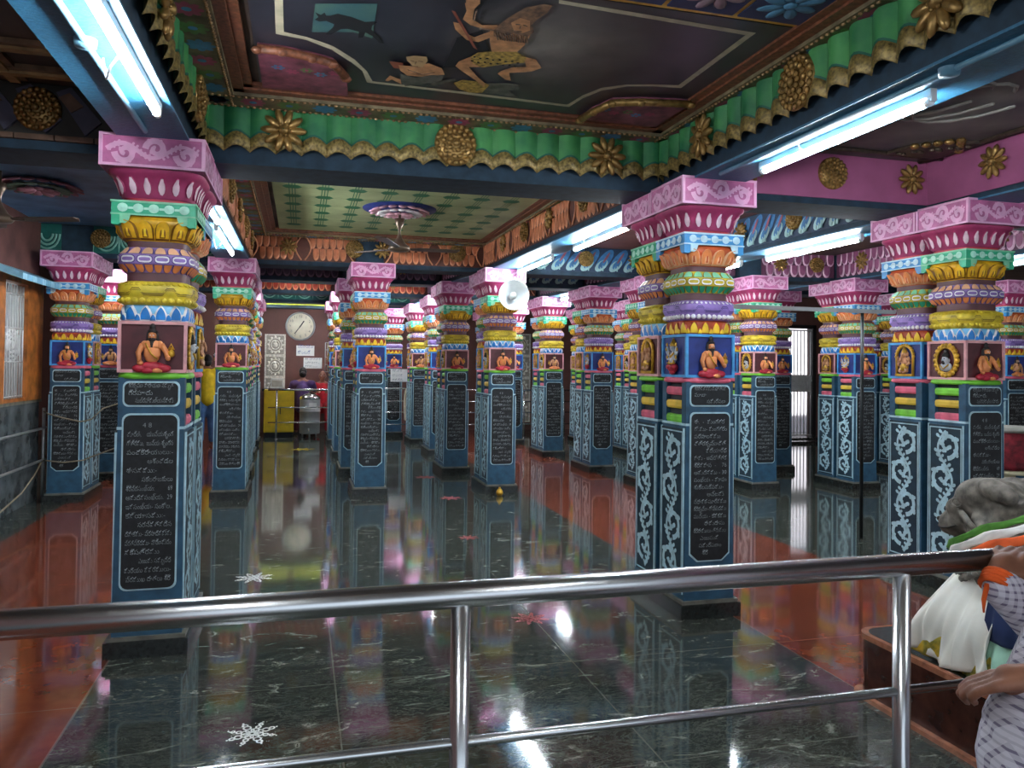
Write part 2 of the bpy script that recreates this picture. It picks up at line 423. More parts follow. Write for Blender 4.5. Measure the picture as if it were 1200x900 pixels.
# ------------------------------------------------------------------ relief figures (moulded, painted plaster)
def saint_geo(flip=1):
    """seated bearded ascetic with a pot, origin at the panel centre, relief towards -y"""
    mb = MB(); f = flip
    S = lambda c, r, m, R=None: mb.ell((c[0]*f, c[1]-.006, c[2]), r, m, R, 12, 8)
    def T(pts, r, m): mb.tube([(a*f, b-.006, c) for a, b, c in pts], r, 8, m)
    S((0,-.012,-.025), (.042,.022,.052), 0); S((0,-.014,.012), (.048,.02,.024), 0); S((-.036,-.012,.012), (.02,.018,.02), 0); S((.036,-.012,.012), (.02,.018,.02), 0)
    T([(-.046,-.012,.012),(-.066,-.018,-.026),(-.058,-.03,-.064)], [.016,.014,.011], 0); S((-.054,-.034,-.072), (.016,.012,.011), 0)
    T([(.046,-.012,.012),(.07,-.02,-.02),(.078,-.03,-.05)], [.016,.014,.011], 0); S((.082,-.034,-.05), (.013,.012,.013), 0)
    S((0,-.014,-.092), (.07,.024,.026), 1); S((-.058,-.02,-.098), (.038,.022,.020), 1); S((.058,-.02,-.098), (.038,.022,.020), 1); S((-.02,-.03,-.108), (.034,.016,.014), 1); S((.03,-.03,-.108), (.03,.016,.012), 0)
    S((0,-.014,.052), (.021,.022,.027), 0); S((0,-.016,.038), (.02,.022,.016), 2); S((0,-.022,.018), (.013,.014,.026), 2); S((0,-.010,.075), (.023,.022,.014), 2); S((0,-.008,.096), (.015,.015,.017), 2); S((-.022,-.004,.04), (.01,.012,.04), 2); S((.022,-.004,.04), (.01,.012,.04), 2)
    for sx in (-1, 1): S((sx*.008,-.034,.056), (.004,.003,.003), 4)
    S((0,-.037,.049), (.004,.006,.006), 0)
    S((.094,-.018,-.028), (.019,.017,.018), 3); mb.lathe([(.006,0),(.009,.012),(.014,.016)], 8, 3, (.094*f,-.024,-.014)); mb.tube([(.08*f,-.024,-.01),(.094*f,-.026,.018),(.108*f,-.024,-.01)], .0035, 6, 3)
    T([(-.03,-.034,.02),(0,-.042,-.03),(.03,-.034,-.055)], .004, 3)
    return mb
def bust_geo():
    """bust in an oval petal frame"""
    mb = MB(); n = 20
    for i in range(n):
        a = 2*pi*i/n; R = Matrix.Rotation(-a, 3, 'Y')
        mb.ell((.098*math.cos(a), -.010, .108*math.sin(a)), (.019,.012,.017), 0, R, 8, 6)
    mb.tube([(.082*math.cos(2*pi*i/28), -.012, .092*math.sin(2*pi*i/28)) for i in range(28)], .008, 6, 0, closed=True)
    mb.ell((0,-.012,-.045), (.052,.018,.034), 1); mb.ell((0,-.02,.0), (.026,.022,.034), 1); mb.ell((0,-.014,.034), (.03,.022,.022), 2); mb.ell((0,-.012,.06), (.016,.016,.02), 2)
    mb.ell((0,-.034,-.014), (.013,.012,.016), 2); mb.ell((0,-.042,.004), (.005,.008,.008), 1)
    for sx in (-1, 1): mb.ell((sx*.011,-.038,.012), (.005,.004,.003), 2); mb.ell((sx*.028,-.014,0), (.006,.008,.014), 1)
    mb.tube([(-.04,-.03,-.03),(0,-.036,-.062),(.04,-.03,-.03)], .005, 6, 0)
    return mb
def arch_geo():
    """standing gilt figure under a leafy arch"""
    mb = MB(); pts = [(-.08,-.01,-.105)]+[(.082*math.cos(pi-pi*i/12), -.01, .03+.082*math.sin(pi*i/12)) for i in range(13)]+[(.08,-.01,-.105)]
    mb.tube(pts, .011, 6, 0)
    for p in pts[1:-1]: mb.ell((p[0]*1.08, -.012, .03+(p[2]-.03)*1.08), (.012,.01,.012), 0, None, 8, 6)
    mb.box(-.085, .085, -.024, 0, -.118, -.1, 0)
    mb.ell((0,-.012,-.01), (.034,.02,.042), 1); mb.ell((0,-.016,-.05), (.04,.022,.034), 0); mb.ell((0,-.018,.045), (.022,.02,.026), 1); mb.lathe([(.024,0),(.018,.02),(.008,.042),(.001,.05)], 10, 0, (0,-.014,.058))
    mb.tube([(0,-.034,.042),(-.006,-.044,.015),(.008,-.046,-.012)], [.009,.008,.005], 6, 1)
    for sx in (-1, 1):
        mb.tube([(sx*.018,-.016,-.06),(sx*.034,-.026,-.08),(sx*.006,-.032,-.094)], [.017,.014,.009], 8, 1)
        mb.tube([(sx*.03,-.014,.015),(sx*.058,-.02,.0),(sx*.052,-.026,.03)], [.012,.01,.008], 6, 1); mb.tube([(sx*.03,-.014,.01),(sx*.056,-.02,-.02),(sx*.04,-.032,-.04)], [.012,.01,.008], 6, 1)
        mb.ell((sx*.028,-.012,.048), (.014,.006,.018), 1, None, 8, 6)
    return mb
def goddess_geo():
    """seated many-armed figure in a red skirt"""
    mb = MB()
    mb.ell((0,-.012,-.01), (.03,.018,.045), 0); mb.ell((0,-.016,-.075), (.056,.024,.034), 1); mb.ell((-.03,-.026,-.07), (.034,.018,.018), 1); mb.ell((.03,-.026,-.07), (.034,.018,.018), 1); mb.ell((0,-.02,-.108), (.03,.016,.012), 1)
    mb.ell((0,-.016,.052), (.019,.02,.025), 0); mb.lathe([(.024,0),(.026,.012),(.014,.03),(.004,.052)], 10, 3, (0,-.012,.062)); mb.ell((0,-.006,.05), (.03,.012,.03), 2)
    for sx in (-1, 1):
        for tip in ((.062, .06), (.074, .03), (.06, -.02), (.03, -.05)):
            mb.tube([(sx*.026,-.012,.016),(sx*(tip[0]*.75),-.02,(tip[1]-.02)*.6),(sx*tip[0],-.024,tip[1])], [.011,.009,.007], 6, 0)
            mb.ell((sx*tip[0],-.026,tip[1]+.012), (.007,.006,.014), 3, None, 8, 6)
    mb.tube([(-.03,-.026,.02),(0,-.036,-.01),(.03,-.026,.02)], .005, 6, 3); mb.tube([(-.05,-.03,-.045),(0,-.044,-.05),(.05,-.03,-.045)], .006, 6, 3)
    return mb
def ds(name, mb, mats):
    """build once, keep only the mesh data"""
    o = mb.build(name, mats); me = o.data; bpy.data.objects.remove(o); return me
M_ = lambda *n: [P[x] for x in n]
D = {}
for k in 'AB':
    s = SCH[k]
    D['lotus'+k] = ds('lotus_band', GEO['lotus'], M_(*s['lotus'])); D['r1'+k] = ds('carved_ring', GEO['r1'], M_(*s['r1'])); D['r2'+k] = ds('chain_ring', GEO['r2'], M_(*s['r2']))
    D['cap'+k] = ds('petal_capital', GEO['cap'], M_(*s['cap'])); D['slab'+k] = ds('bracket_slab', GEO['slab'], M_(*s['slab'])); D['neck'+k] = ds('neck_band', GEO['neck'], M_(s['neck']))
    D['panel'+k] = ds('relief_panel', GEO['panel'], M_(*s['panel'])); D['mould'+k] = ds('side_moulding', GEO['mould'+k][0], M_(*GEO['mould'+k][1]))
    D['tabu'+k] = ds('upper_tablet', tablet_geo(1.315, 1.432, .131, .026), M_('slate', 'pale_line'))
    D['tabl'+k] = ds('inscription_tablet', tablet_geo(.35, 1.262, .131, .035 if k == 'A' else .03, 0 if k == 'A' else .05), M_('slate', 'pale_line'))
    D['letu'+k] = ds('inscription', LET[k+'u'], M_('chalk')); D['letl'+k] = ds('inscription', LET[k+'l'], M_('chalk'))
D['shaft'] = ds('shaft', GEO['shaft'][0], M_(*GEO['shaft'][1])); D['cyma'] = ds('flared_moulding', GEO['cyma'][0], M_(*GEO['cyma'][1])); D['necks'] = ds('neck', GEO['necks'], M_('neck_brown'))
D['saint1'] = ds('saint_figure', saint_geo(1), M_('skin_orange', 'robe_red', 'hair_black', 'gold_paint', 'white_paint')); D['saint2'] = ds('saint_figure', saint_geo(-1), M_('skin_tan', 'orange', 'hair_black', 'gold_paint', 'white_paint'))
D['bust'] = ds('oval_bust', bust_geo(), M_('gold_paint', 'grey_face', 'hair_black')); D['arch'] = ds('arched_figure', arch_geo(), M_('gold_paint', 'skin_tan')); D['goddess'] = ds('goddess_figure', goddess_geo(), M_('grey_face', 'robe_red', 'hair_black', 'gold_paint'))
# side scroll panel: dark blue field, pale outline, vine; faces +x at x = 0
mb = MB(); mb.box(-.004, .004, -.150, .150, .14, 1.165, 0)
for b in ((-.140,.140,.155,.163), (-.140,.140,1.142,1.150), (-.140,-.133,.163,1.142), (.133,.140,.163,1.142)): mb.box(.004, .0055, b[0], b[1], b[2], b[3], 1)
for b in ((-.155,-.148,.14,1.17), (.148,.155,.14,1.17)): mb.box(-.004, .007, b[0], b[1], b[2], b[3], 1)
vine(mb, frame_M((.0045, 0, .19), (0,1,0), (0,0,1), (1,0,0)), .93, .25, 1, 4, .002)
D['scroll'] = ds('scroll_panel', mb, M_('blue_dark', 'pale_line'))
# abacus
mb = MB(); mb.box(-.25, .25, -.46, .46, 2.552, 2.722); mb.box(-.256, .256, -.466, .466, 2.552, 2.566, 1); mb.box(-.256, .256, -.466, .466, 2.708, 2.722, 1)
for q, (hw, d) in enumerate(((.25, .46), (.46, .25), (.25, .46), (.46, .25))):
    R = Matrix.Rotation(q*pi/2, 4, 'Z'); segs = [(-hw, hw)] if hw < .3 else [(-hw, -.01), (.01, hw)]
    for a, b in segs:
        for x0, x1 in ((a-.004, a+.012), (b-.012, b+.004)): mb.box(x0, x1, -d-.006, -d, 2.552, 2.722, 1, R)
        F = lambda u, v, o, R=R, d=d, a=a, b=b: R @ Vector((a+.03+u, -d-o, 2.637+v))
        vine(mb, F, b-a-.06, .135, 1, 3, .0025, True, 1.8)
D['abacus'] = ds('abacus', mb, M_('pink', 'pink_light'))
mb = MB(); mb.box(-.17, .17, -.02, .38, 2.722, 3.07); D['block'] = ds('beam_block', mb, M_('beam_blue'))
mb = MB(); mb.box(-.205, .205, -.40, .40, 0, .085); mb.box(-.192, .192, -.387, .387, .085, .105, 1); D['plinth'] = ds('plinth', mb, M_('granite_black', 'stone_edge'))
def colonette(root, k, yc, back, near, pid):
    """one of the two piers of a pillar: all of its painted parts"""
    rz = pi if back else 0
    def put(n, key, par=root, x=0, y=None, z=0, r=None):
        o = link(n, D[key], par)
        if par is root: o.location = (x, yc if y is None else y, z); o.rotation_euler = (0, 0, rz if r is None else r)
        else: o.location = (x, y or 0, z); o.rotation_euler = (0, 0, r or 0)
        return o
    put('shaft', 'shaft')
    if not back:
        t = put('upper_tablet', 'tabu'+k, y=yc-.164); put('inscription', 'letu'+k, t)
        t = put('inscription_tablet', 'tabl'+k, y=yc-.1685); put('inscription', 'letl'+k, t)
    for sx in (-1, 1): put('scroll_panel', 'scroll', x=sx*.170, y=yc, r=0 if sx > 0 else pi)
    put('side_moulding', 'mould'+k, r=0); put('side_moulding', 'mould'+k, r=pi); put('neck_band', 'neck'+k)
    p = put('relief_panel', 'panel'+k)
    if not back: f_ = put('saint_figure', 'saint2' if pid % 5 == 1 else 'saint1', p, 0, -.158, 1.620); f_.scale = (1.0, 1, 1.13)
    for sx in (-1, 1):
        if back: key, nm = ('arch', 'arched_figure')
        else: key, nm = ('bust', 'oval_bust') if k == 'A' else ('goddess', 'goddess_figure')
        put(nm, key, p, sx*.158, 0, 1.622, sx*pi/2+(0))
    put('lotus_band', 'lotus'+k); put('carved_ring', 'r1'+k); put('neck', 'necks'); put('chain_ring', 'r2'+k); put('petal_capital', 'cap'+k); put('bracket_slab', 'slab'+k); put('flared_moulding', 'cyma')
PILLARS = []
def pillar(x, yf, k, label, near=False):
    """yf = y of the front face of the pillar"""
    t = thing('temple_pillar', label, 'pillar', (x, yf+.36, 0), 0, 'painted pillars of the temple hall'); t['kind'] = 'thing'
    link('plinth', D['plinth'], t); link('abacus', D['abacus'], t); link('beam_block', D['block'], t)
    pid = len(PILLARS)
    colonette(t, k, -.195, False, near, pid); colonette(t, 'B' if k == 'A' else 'A', .195, True, near, pid)
    PILLARS.append((x, yf+.36)); return t
# ------------------------------------------------------------------ floor
def floor_material():
    m = bpy.data.materials.new('polished_granite'); m.use_nodes = True; nt = m.node_tree; L = nt.links.new
    b = nt.nodes['Principled BSDF']
    def N(t, **k):
        n = nt.nodes.new(t)
        for a, v in k.items(): setattr(n, a, v)
        return n
    def math_(op, a, b_=None, c=None):
        n = N('ShaderNodeMath', operation=op)
        for i, x in enumerate((a, b_, c)):
            if x is None: continue
            if hasattr(x, 'is_linked') or hasattr(x, 'links'): L(x, n.inputs[i])
            else: n.inputs[i].default_value = x
        return n.outputs[0]
    tc = N('ShaderNodeTexCoord'); sp = N('ShaderNodeSeparateXYZ'); L(tc.outputs['Object'], sp.inputs[0]); X, Y = sp.outputs[0], sp.outputs[1]
    def between(v, a, c): return math_('MULTIPLY', math_('GREATER_THAN', v, a), math_('LESS_THAN', v, c))
    red = math_('MAXIMUM', between(X, -2.42, -.93), between(X, 2.63, 4.16))
    # joint lines
    def line(v, at, w): return math_('LESS_THAN', math_('ABSOLUTE', math_('SUBTRACT', v, at)), w)
    def grid(v, off, pitch, w):
        return math_('LESS_THAN', math_('ABSOLUTE', math_('SUBTRACT', math_('MULTIPLY', math_('FRACT', math_('DIVIDE', math_('ADD', v, off), pitch)), pitch), pitch/2)), w)
    j = line(X, -.93, .006)
    for a in (2.63, 4.16, -2.42, .185, 1.4): j = math_('MAXIMUM', j, line(X, a, .0035))
    j = math_('MAXIMUM', j, grid(Y, -.02+20, 1.06, .003))
    # veined black granite
    mp = N('ShaderNodeMapping'); mp.inputs['Scale'].default_value = (1.5, 3.4, 1); mp.inputs['Rotation'].default_value = (0, 0, .35); L(tc.outputs['Object'], mp.inputs['Vector'])
    n1 = N('ShaderNodeTexNoise'); n1.inputs['Scale'].default_value = 2.2; n1.inputs['Detail'].default_value = 9; n1.inputs['Roughness'].default_value = .68; n1.inputs['Distortion'].default_value = 2.0; L(mp.outputs[0], n1.inputs['Vector'])
    r1 = N('ShaderNodeValToRGB'); e = r1.color_ramp.elements
    e[0].position = .30; e[0].color = lin('#1f2321'); e[1].position = .56; e[1].color = lin('#393e38')
    for p_, c_ in ((.615, '#4f534a'), (.65, '#9b9d93'), (.67, '#3e423c'), (.78, '#262a26')):
        q = e.new(p_); q.color = lin(c_)
    L(n1.outputs['Fac'], r1.inputs['Fac'])
    n2 = N('ShaderNodeTexNoise'); n2.inputs['Scale'].default_value = 55; n2.inputs['Detail'].default_value = 3; L(tc.outputs['Object'], n2.inputs['Vector'])
    mp5 = N('ShaderNodeMapping'); mp5.inputs['Scale'].default_value = (1.0, 2.2, 1); mp5.inputs['Rotation'].default_value = (0, 0, -.3); L(tc.outputs['Object'], mp5.inputs['Vector'])
    n5 = N('ShaderNodeTexNoise'); n5.inputs['Scale'].default_value = 4.5; n5.inputs['Detail'].default_value = 12; n5.inputs['Roughness'].default_value = .72; n5.inputs['Distortion'].default_value = 3.2; L(mp5.outputs[0], n5.inputs['Vector'])
    r5 = N('ShaderNodeValToRGB'); e5 = r5.color_ramp.elements; e5[0].position = .47; e5[0].color = (0,0,0,1); e5[1].position = .535; e5[1].color = (0,0,0,1)
    q5 = e5.new(.50); q5.color = (1,1,1,1); L(n5.outputs['Fac'], r5.inputs['Fac'])
    mx5 = N('ShaderNodeMix', data_type='RGBA'); L(math_('MULTIPLY', r5.outputs['Color'], .24), mx5.inputs[0]); L(r1.outputs['Color'], mx5.inputs[6]); mx5.inputs[7].default_value = lin('#8b8d82')
    n3 = N('ShaderNodeTexNoise'); n3.inputs['Scale'].default_value = 9; n3.inputs['Detail'].default_value = 6; L(tc.outputs['Object'], n3.inputs['Vector'])
    r3 = N('ShaderNodeValToRGB'); r3.color_ramp.elements[0].position = .3; r3.color_ramp.elements[0].color = lin('#6f3427'); r3.color_ramp.elements[1].position = .7; r3.color_ramp.elements[1].color = lin('#84452f'); L(n3.outputs['Fac'], r3.inputs['Fac'])
    mx = N('ShaderNodeMix', data_type='RGBA'); L(red, mx.inputs[0]); L(mx5.outputs[2], mx.inputs[6]); L(r3.outputs['Color'], mx.inputs[7])
    jm = N('ShaderNodeMix', data_type='RGBA'); L(math_('MULTIPLY', j, .32), jm.inputs[0]); L(mx.outputs[2], jm.inputs[6]); jm.inputs[7].default_value = lin('#8f8b80')
    L(jm.outputs[2], b.inputs['Base Color'])
    b.inputs['Roughness'].default_value = .07; b.inputs['IOR'].default_value = 1.65
    bp = N('ShaderNodeBump'); bp.inputs['Strength'].default_value = .02; bp.inputs['Distance'].default_value = .01
    n4 = N('ShaderNodeTexNoise'); n4.inputs['Scale'].default_value = 5; L(tc.outputs['Object'], n4.inputs['Vector']); L(n4.outputs['Fac'], bp.inputs['Height']); L(bp.outputs['Normal'], b.inputs['Normal'])
    return m
mb = MB(); mb.box(-7, 16, -5, 21, -.2, 0); tag(mb.build('floor', floor_material()), kind='structure')
# ------------------------------------------------------------------ walls and ceiling
W_BROWN = mat('wall_brown', '#6b443d', .6, var=.1, scale=3); W_CREAM = mat('wall_cream', '#b58e7c', .7, var=.12, scale=2); CEIL = mat('ceiling_brown', '#4a3a31', .6, var=.3, scale=5)
WOOD = mat('orange_wood', '#b56a2e', .45, var=.25, scale=9); WOOD2 = mat('varnished_wood', '#8a5a2b', .4, var=.25, scale=9); DADO = mat('granite_dado', '#6a7072', .2, col2='#35393b', scale=5)
mb = MB(); mb.box(-3.0, 14.2, -5, 9.72, 3.085, 3.3); mb.box(-7, 14.2, 9.72, 14.8, 3.085, 3.3); mb.box(-7, 8.6, 14.8, 18.2, 3.085, 3.3); tag(mb.build('ceiling', CEIL), kind='structure')
mb = MB(); mb.box(-7, 8.6, 18.0, 18.2, 0, 3.085); mb.box(8.4, 8.6, 14.8, 18.0, 0, 3.085); tag(mb.build('wall_back', W_BROWN), kind='structure')
# left wall: granite dado below, masonry between the window openings above
mb = MB(); mb.box(-3.0, -2.80, -5, 9.72, 0, 1.08); mb.box(-3.0, -2.78, -5, 9.74, 1.08, 1.115, 1); mb.box(-3.0, -2.82, -5, 9.72, 2.36, 3.085, 2); mb.box(-3.0, -2.82, -5, 8.3, 1.115, 2.36, 2); mb.box(-3.0, -2.82, 9.6, 9.72, 1.115, 2.36, 2)
tag(mb.build('wall_left', [DADO, P['stone_edge'], mat('wall_rust', '#6a443f', .7, var=.2, scale=4)]), kind='structure')
mb = MB(); mb.box(14.0, 14.2, -5, 14.8, 0, 3.085); tag(mb.build('wall_right', W_CREAM), kind='structure')
mb = MB(); mb.box(-7.2, -7, 9.7, 18, 0, 3.085); tag(mb.build('wall_far_left', W_CREAM), kind='structure')
# right rear wall with a gate opening and a barred window
GY = 14.6
mb = MB()
mb.box(8.6, 9.45, GY, GY+.2, 0, 3.085); mb.box(9.45, 10.75, GY, GY+.2, 2.45, 3.085, 0); mb.box(10.75, 11.5, GY, GY+.2, 0, 3.085); mb.box(11.5, 13.4, GY, GY+.2, 0, .72, 1); mb.box(11.5, 13.4, GY, GY+.2, 2.5, 3.085); mb.box(13.4, 14, GY, GY+.2, 0, 3.085)
tag(mb.build('wall_right_rear', [W_BROWN, DADO]), kind='structure')
SUNWALL = mat('sunlit_white_wall', '#f2eef5', .8, var=.04, scale=2)
mb = MB(); mb.box(8.9, 13.9, 16.6, 16.7, 0, 2.8); tag(mb.build('wall_outside', SUNWALL), kind='structure')
GRILL = mat('grille_white', '#d8d8d6', .35, metal=.4, var=.05)
def grille(name, x0, x1, y, z0, z1, pitch, swirl=None, parent=None):
    mb = MB(); n = int((x1-x0)/pitch)
    for i in range(n+1):
        x = x0+(x1-x0)*i/n; mb.tube([(x, y, z0), (x, y, z1)], .011, 6)
    for z in (z0, z1, z0+(z1-z0)*.52): mb.box(x0-.02, x1+.02, y-.014, y+.014, z-.015, z+.015)
    if swirl:
        a, b = swirl
        for cx, s_ in ((x0+(x1-x0)*.27, 1), (x0+(x1-x0)*.73, -1)):
            for k in range(4):
                r0 = (x1-x0)*.06*(k+1); mb.tube([(cx+s_*r0*math.cos(t*pi/12), y-.012, (a+b)/2+r0*1.1*math.sin(t*pi/12)) for t in range(0, 24)], .011, 5, closed=True)
        mb.box(x0, x1, y+.004, y+.010, a, b)
    return mb.build(name, GRILL, parent)
d = MB(); d.box(9.40, 9.48, GY-.05, GY+.1, 0, 2.5); d.box(10.72, 10.80, GY-.05, GY+.1, 0, 2.5); d.box(9.4, 10.8, GY-.05, GY+.1, 2.42, 2.5); d.box(9.4, 10.8, GY-.35, GY, 0, .09, 1); d.box(9.4, 10.8, GY-.7, GY-.35, 0, .05, 1)
dr = tag(d.build('door_1', [P['black_metal'], P['granite_black']]), kind='structure')
grille('gate_leaf', 9.5, 10.1, GY, .12, 2.38, .075, (1.05, 1.42), dr); grille('gate_leaf', 10.12, 10.7, GY, .12, 2.38, .075, (1.05, 1.42), dr)
w = MB(); w.box(11.46, 11.52, GY-.04, GY+.1, .72, 2.54); w.box(13.38, 13.44, GY-.04, GY+.1, .72, 2.54); w.box(11.46, 13.44, GY-.04, GY+.1, 2.48, 2.54); w.box(11.46, 13.44, GY-.06, GY+.1, .70, .75)
wi = tag(w.build('window_2', [P['black_metal']]), kind='structure'); grille('window_grille', 11.54, 13.36, GY, .78, 2.46, .1, (1.3, 1.75), wi)
# left window: orange jambs, silver grille
w = MB()
for y0, y1 in ((8.30, 8.52), (9.15, 9.66)): w.box(-2.86, -2.76, y0, y1, 1.115, 2.32)
w.box(-2.86, -2.76, 8.30, 9.66, 2.32, 2.40); w.box(-2.86, -2.78, 8.52, 9.15, 1.115, 1.15)
wi = tag(w.build('window_1', [WOOD]), kind='structure')
mb = MB()
for i in range(9): mb.tube([(-2.80, 8.54+.075*i, 1.15), (-2.80, 8.54+.075*i, 2.30)], .010, 6)
for z in (1.17, 1.52, 1.86, 2.20): mb.tube([(-2.80, 8.52, z), (-2.80, 9.15, z)], .010, 6)
for k in range(1, 5):
    mb.tube([(-2.805, 8.84+.055*k*math.cos(t*pi/10), 1.69+.04*k*math.sin(t*pi/10)) for t in range(20)], .012, 5, closed=True)
mb.build('window_grille', GRILL, wi)
mb = MB(); mb.box(-7, -3.0, 9.72, 9.8, 0, 3.085); mb.box(-3.75, -3.7, 7.5, 9.72, 0, 2.6); tag(mb.build('wall_outer_left', mat('yard_grey', '#8d9294', .8)), kind='structure')
# pale-blue scalloped eave over the window
mb = MB()
for i in range(11):
    y = 8.2+.14*i; mb.prism([(-2.52, 2.36), (-2.80, 2.47), (-2.80, 2.40), (-2.52, 2.30)], y+.004, y+.136, i % 2)
ev = mb.build('trim_1', [mat('eave_blue', '#8fc3d8', .5), mat('eave_blue2', '#6aa6c4', .5)]); tag(ev, kind='structure')
# ------------------------------------------------------------------ pillars
LINES = {'w': 'the line beside the left window', 'l': "the clock aisle's left line", 'm': "the clock aisle's right line", 'r': 'the loudspeaker line', 's': "the right red strip's far line", 't': 'the line before the gate', 'u': 'the line right of the gate', 'v': 'the outermost right line'}
ORD = ['nearest the steel railing', 'second from the railing', 'third from the railing', 'fourth from the railing', 'fifth from the railing', 'sixth from the railing']
TABLE = {
 'w': [(-2.45, 9.42, 'B'), (-2.38, 11.1, 'B'), (-2.5, 13.4, 'A')],
 'l': [(-.76, 4.48, 'A'), (-.76, 9.32, 'A'), (-.82, 11.05, 'B'), (-.90, 13.25, 'A'), (-.93, 15.2, 'B')],
 'm': [(.80, 9.23, 'B'), (.73, 11.05, 'B'), (.72, 13.15, 'A'), (.70, 15.2, 'B')],
 'r': [(2.48, 4.38, 'B'), (2.37, 9.15, 'A'), (2.14, 10.85, 'A'), (2.31, 13.15, 'B'), (2.26, 15.1, 'A'), (1.92, 16.65, 'B')],
 's': [(4.58, 4.34, 'A'), (4.44, 9.0, 'B'), (4.27, 10.65, 'B'), (4.17, 12.6, 'A'), (4.05, 14.7, 'B'), (4.0, 16.4, 'A')],
 't': [(5.72, 8.72, 'A'), (5.7, 10.5, 'B'), (5.75, 12.6, 'A'), (5.6, 14.6, 'B')],
 'u': [(7.05, 8.5, 'B'), (6.98, 10.2, 'B'), (7.1, 12.4, 'A')],
 'v': [(8.95, 8.0, 'B'), (9.0, 10.0, 'A')],
}
POS = {}
for key, rows in TABLE.items():
    for i, (x, y, k) in enumerate(rows):
        lab = '%s-panelled blue pillar, %s in %s' % ('maroon' if k == 'A' else 'navy', ORD[i], LINES[key])
        if (key, i) == ('l', 0): lab = 'large maroon-panelled pillar numbered 4 8, nearest the handrail, under the brightest tube light'
        if (key, i) == ('r', 0): lab = 'large navy-panelled pillar with a seated goddess on its side, nearest the handrail'
        if (key, i) == ('s', 0): lab = 'large maroon-panelled pillar with white scrolls standing right behind the stone bull'
        if (key, i) == ('r', 1): lab = 'maroon-panelled blue pillar that carries the white horn loudspeaker'
        pillar(x, y, k, lab); POS[(key, i)] = (x, y+.36)
# ------------------------------------------------------------------ beams
def scales(mb, L, z0, z1, rows, wd, me, mi, y=0.0, d=.012):
    """overlapping rounded tongues"""
    rh = (z1-z0)/rows
    for r in range(rows):
        n = max(1, round(L/wd)); w = L/n; zt = z1-r*rh; off = 0 if r % 2 == 0 else .5
        for i in range(n-(1 if off else 0)):
            cx = (i+.5+off)*w; hw = w*.47; zb = zt-rh*1.06; pts = [(cx-hw, zt), (cx-hw, zt-rh*.55)]+[(cx-hw*math.cos(pi*k/6), zt-rh*.55-rh*.5*math.sin(pi*k/6)) for k in range(1, 6)]+[(cx+hw, zt-rh*.55), (cx+hw, zt)]
            m = len(pts); dd = d*(1+.4*r)
            vs = [(a, y-dd*.3, b) for a, b in pts]+[(cx+(a-cx)*.74, y-dd, zt-(zt-b)*.84) for a, b in pts]+[(cx, y-dd*1.3, zt-rh*.4)]
            mb.add(vs, [(k, (k+1) % m, m+(k+1) % m, m+k) for k in range(m)], me, True); mb.add(vs[m:], [(k, (k+1) % m, m) for k in range(m)], mi[(i+r) % len(mi)] if isinstance(mi, (list, tuple)) else mi, True)
GREEN1 = mat('valance_green', '#4d9a57', .5, col2='#1f6a48', scale=6); GREEN2 = mat('valance_teal', '#0d5a4a', .55); FRINGE = mat('fringe_gold', '#8f7a45', .45, metal=.3, var=.35, scale=60)
DEC = {
 'orange': (mat('terracotta', '#c4744b', .5, var=.15), mat('terracotta_dark', '#5d2f22', .6), mat('terracotta_pale', '#d68f68', .5)),
 'red': (mat('rust_red', '#b4452e', .5), mat('rust_dark', '#4b1c1c', .6), mat('salmon', '#e08a62', .5)),
 'purple': (mat('plum', '#5b4258', .5), mat('plum_dark', '#2a2030', .6), mat('plum_pale', '#84667c', .5)),
 'teal': (mat('teal_dark', '#1f6f66', .5), mat('teal_deep', '#103f3f', .6), mat('teal_pale', '#8fcab8', .5)),
 'lime': (mat('lime', '#b9c22e', .5), mat('lime_dark', '#5e7a1d', .6), mat('lime_pale', '#dfe07a', .5)),
 'tongue': (mat('mauve', '#8f4f72', .5), mat('mauve_dark', '#60304c', .6), mat('mauve_pale', '#d9b3c8', .5)),
 'feather': (mat('feather_blue', '#3b78ad', .5, var=.2), mat('feather_dark', '#1c3450', .6), mat('feather_pale', '#9fc4c4', .5), mat('feather_rose', '#94505f', .5)),
 'brown': (mat('umber', '#6a5040', .55, var=.2), mat('umber_dark', '#33302c', .6), mat('umber_blue', '#4a4a5c', .55)),
 'pink': (mat('beam_pink', '#a85d86', .5, var=.08, scale=4),)*3,
}
def rosette_me(kind):
    mb = MB()
    if kind == 0:
        for i in range(10):
            a = 2*pi*i/10; R = Matrix.Rotation(-a, 3, 'Y'); mb.ell((.068*math.cos(a), -.014, .068*math.sin(a)), (.052,.020,.021), 0, R, 10, 7)
        mb.lathe([(.004,-.05),(.018,-.046),(.026,-.034),(.028,-.01)], 12, 0, axis='y')
        for i in range(6): mb.ell((.03*math.cos(pi*i/3), -.03, .03*math.sin(pi*i/3)), (.009,.008,.009), 0, None, 8, 5)
    else:
        mb.lathe([(.001,-.03),(.06,-.022),(.118,-.008),(.12,.006)], 24, 0, axis='y')
        for rr, n, s_, y in ((.104, 20, .016, -.014), (.072, 15, .015, -.026), (.040, 10, .014, -.034), (0, 1, .02, -.04)):
            for i in range(n):
                a = 2*pi*i/n; mb.ell((rr*math.cos(a), y, rr*math.sin(a)), (s_, s_*.8, s_), 0, None, 8, 5)
    return ds('rosette', mb, [P['rosette_gold']])
ROS = [rosette_me(0), rosette_me(1)]
BZ0, BZ1 = 2.715, 3.075
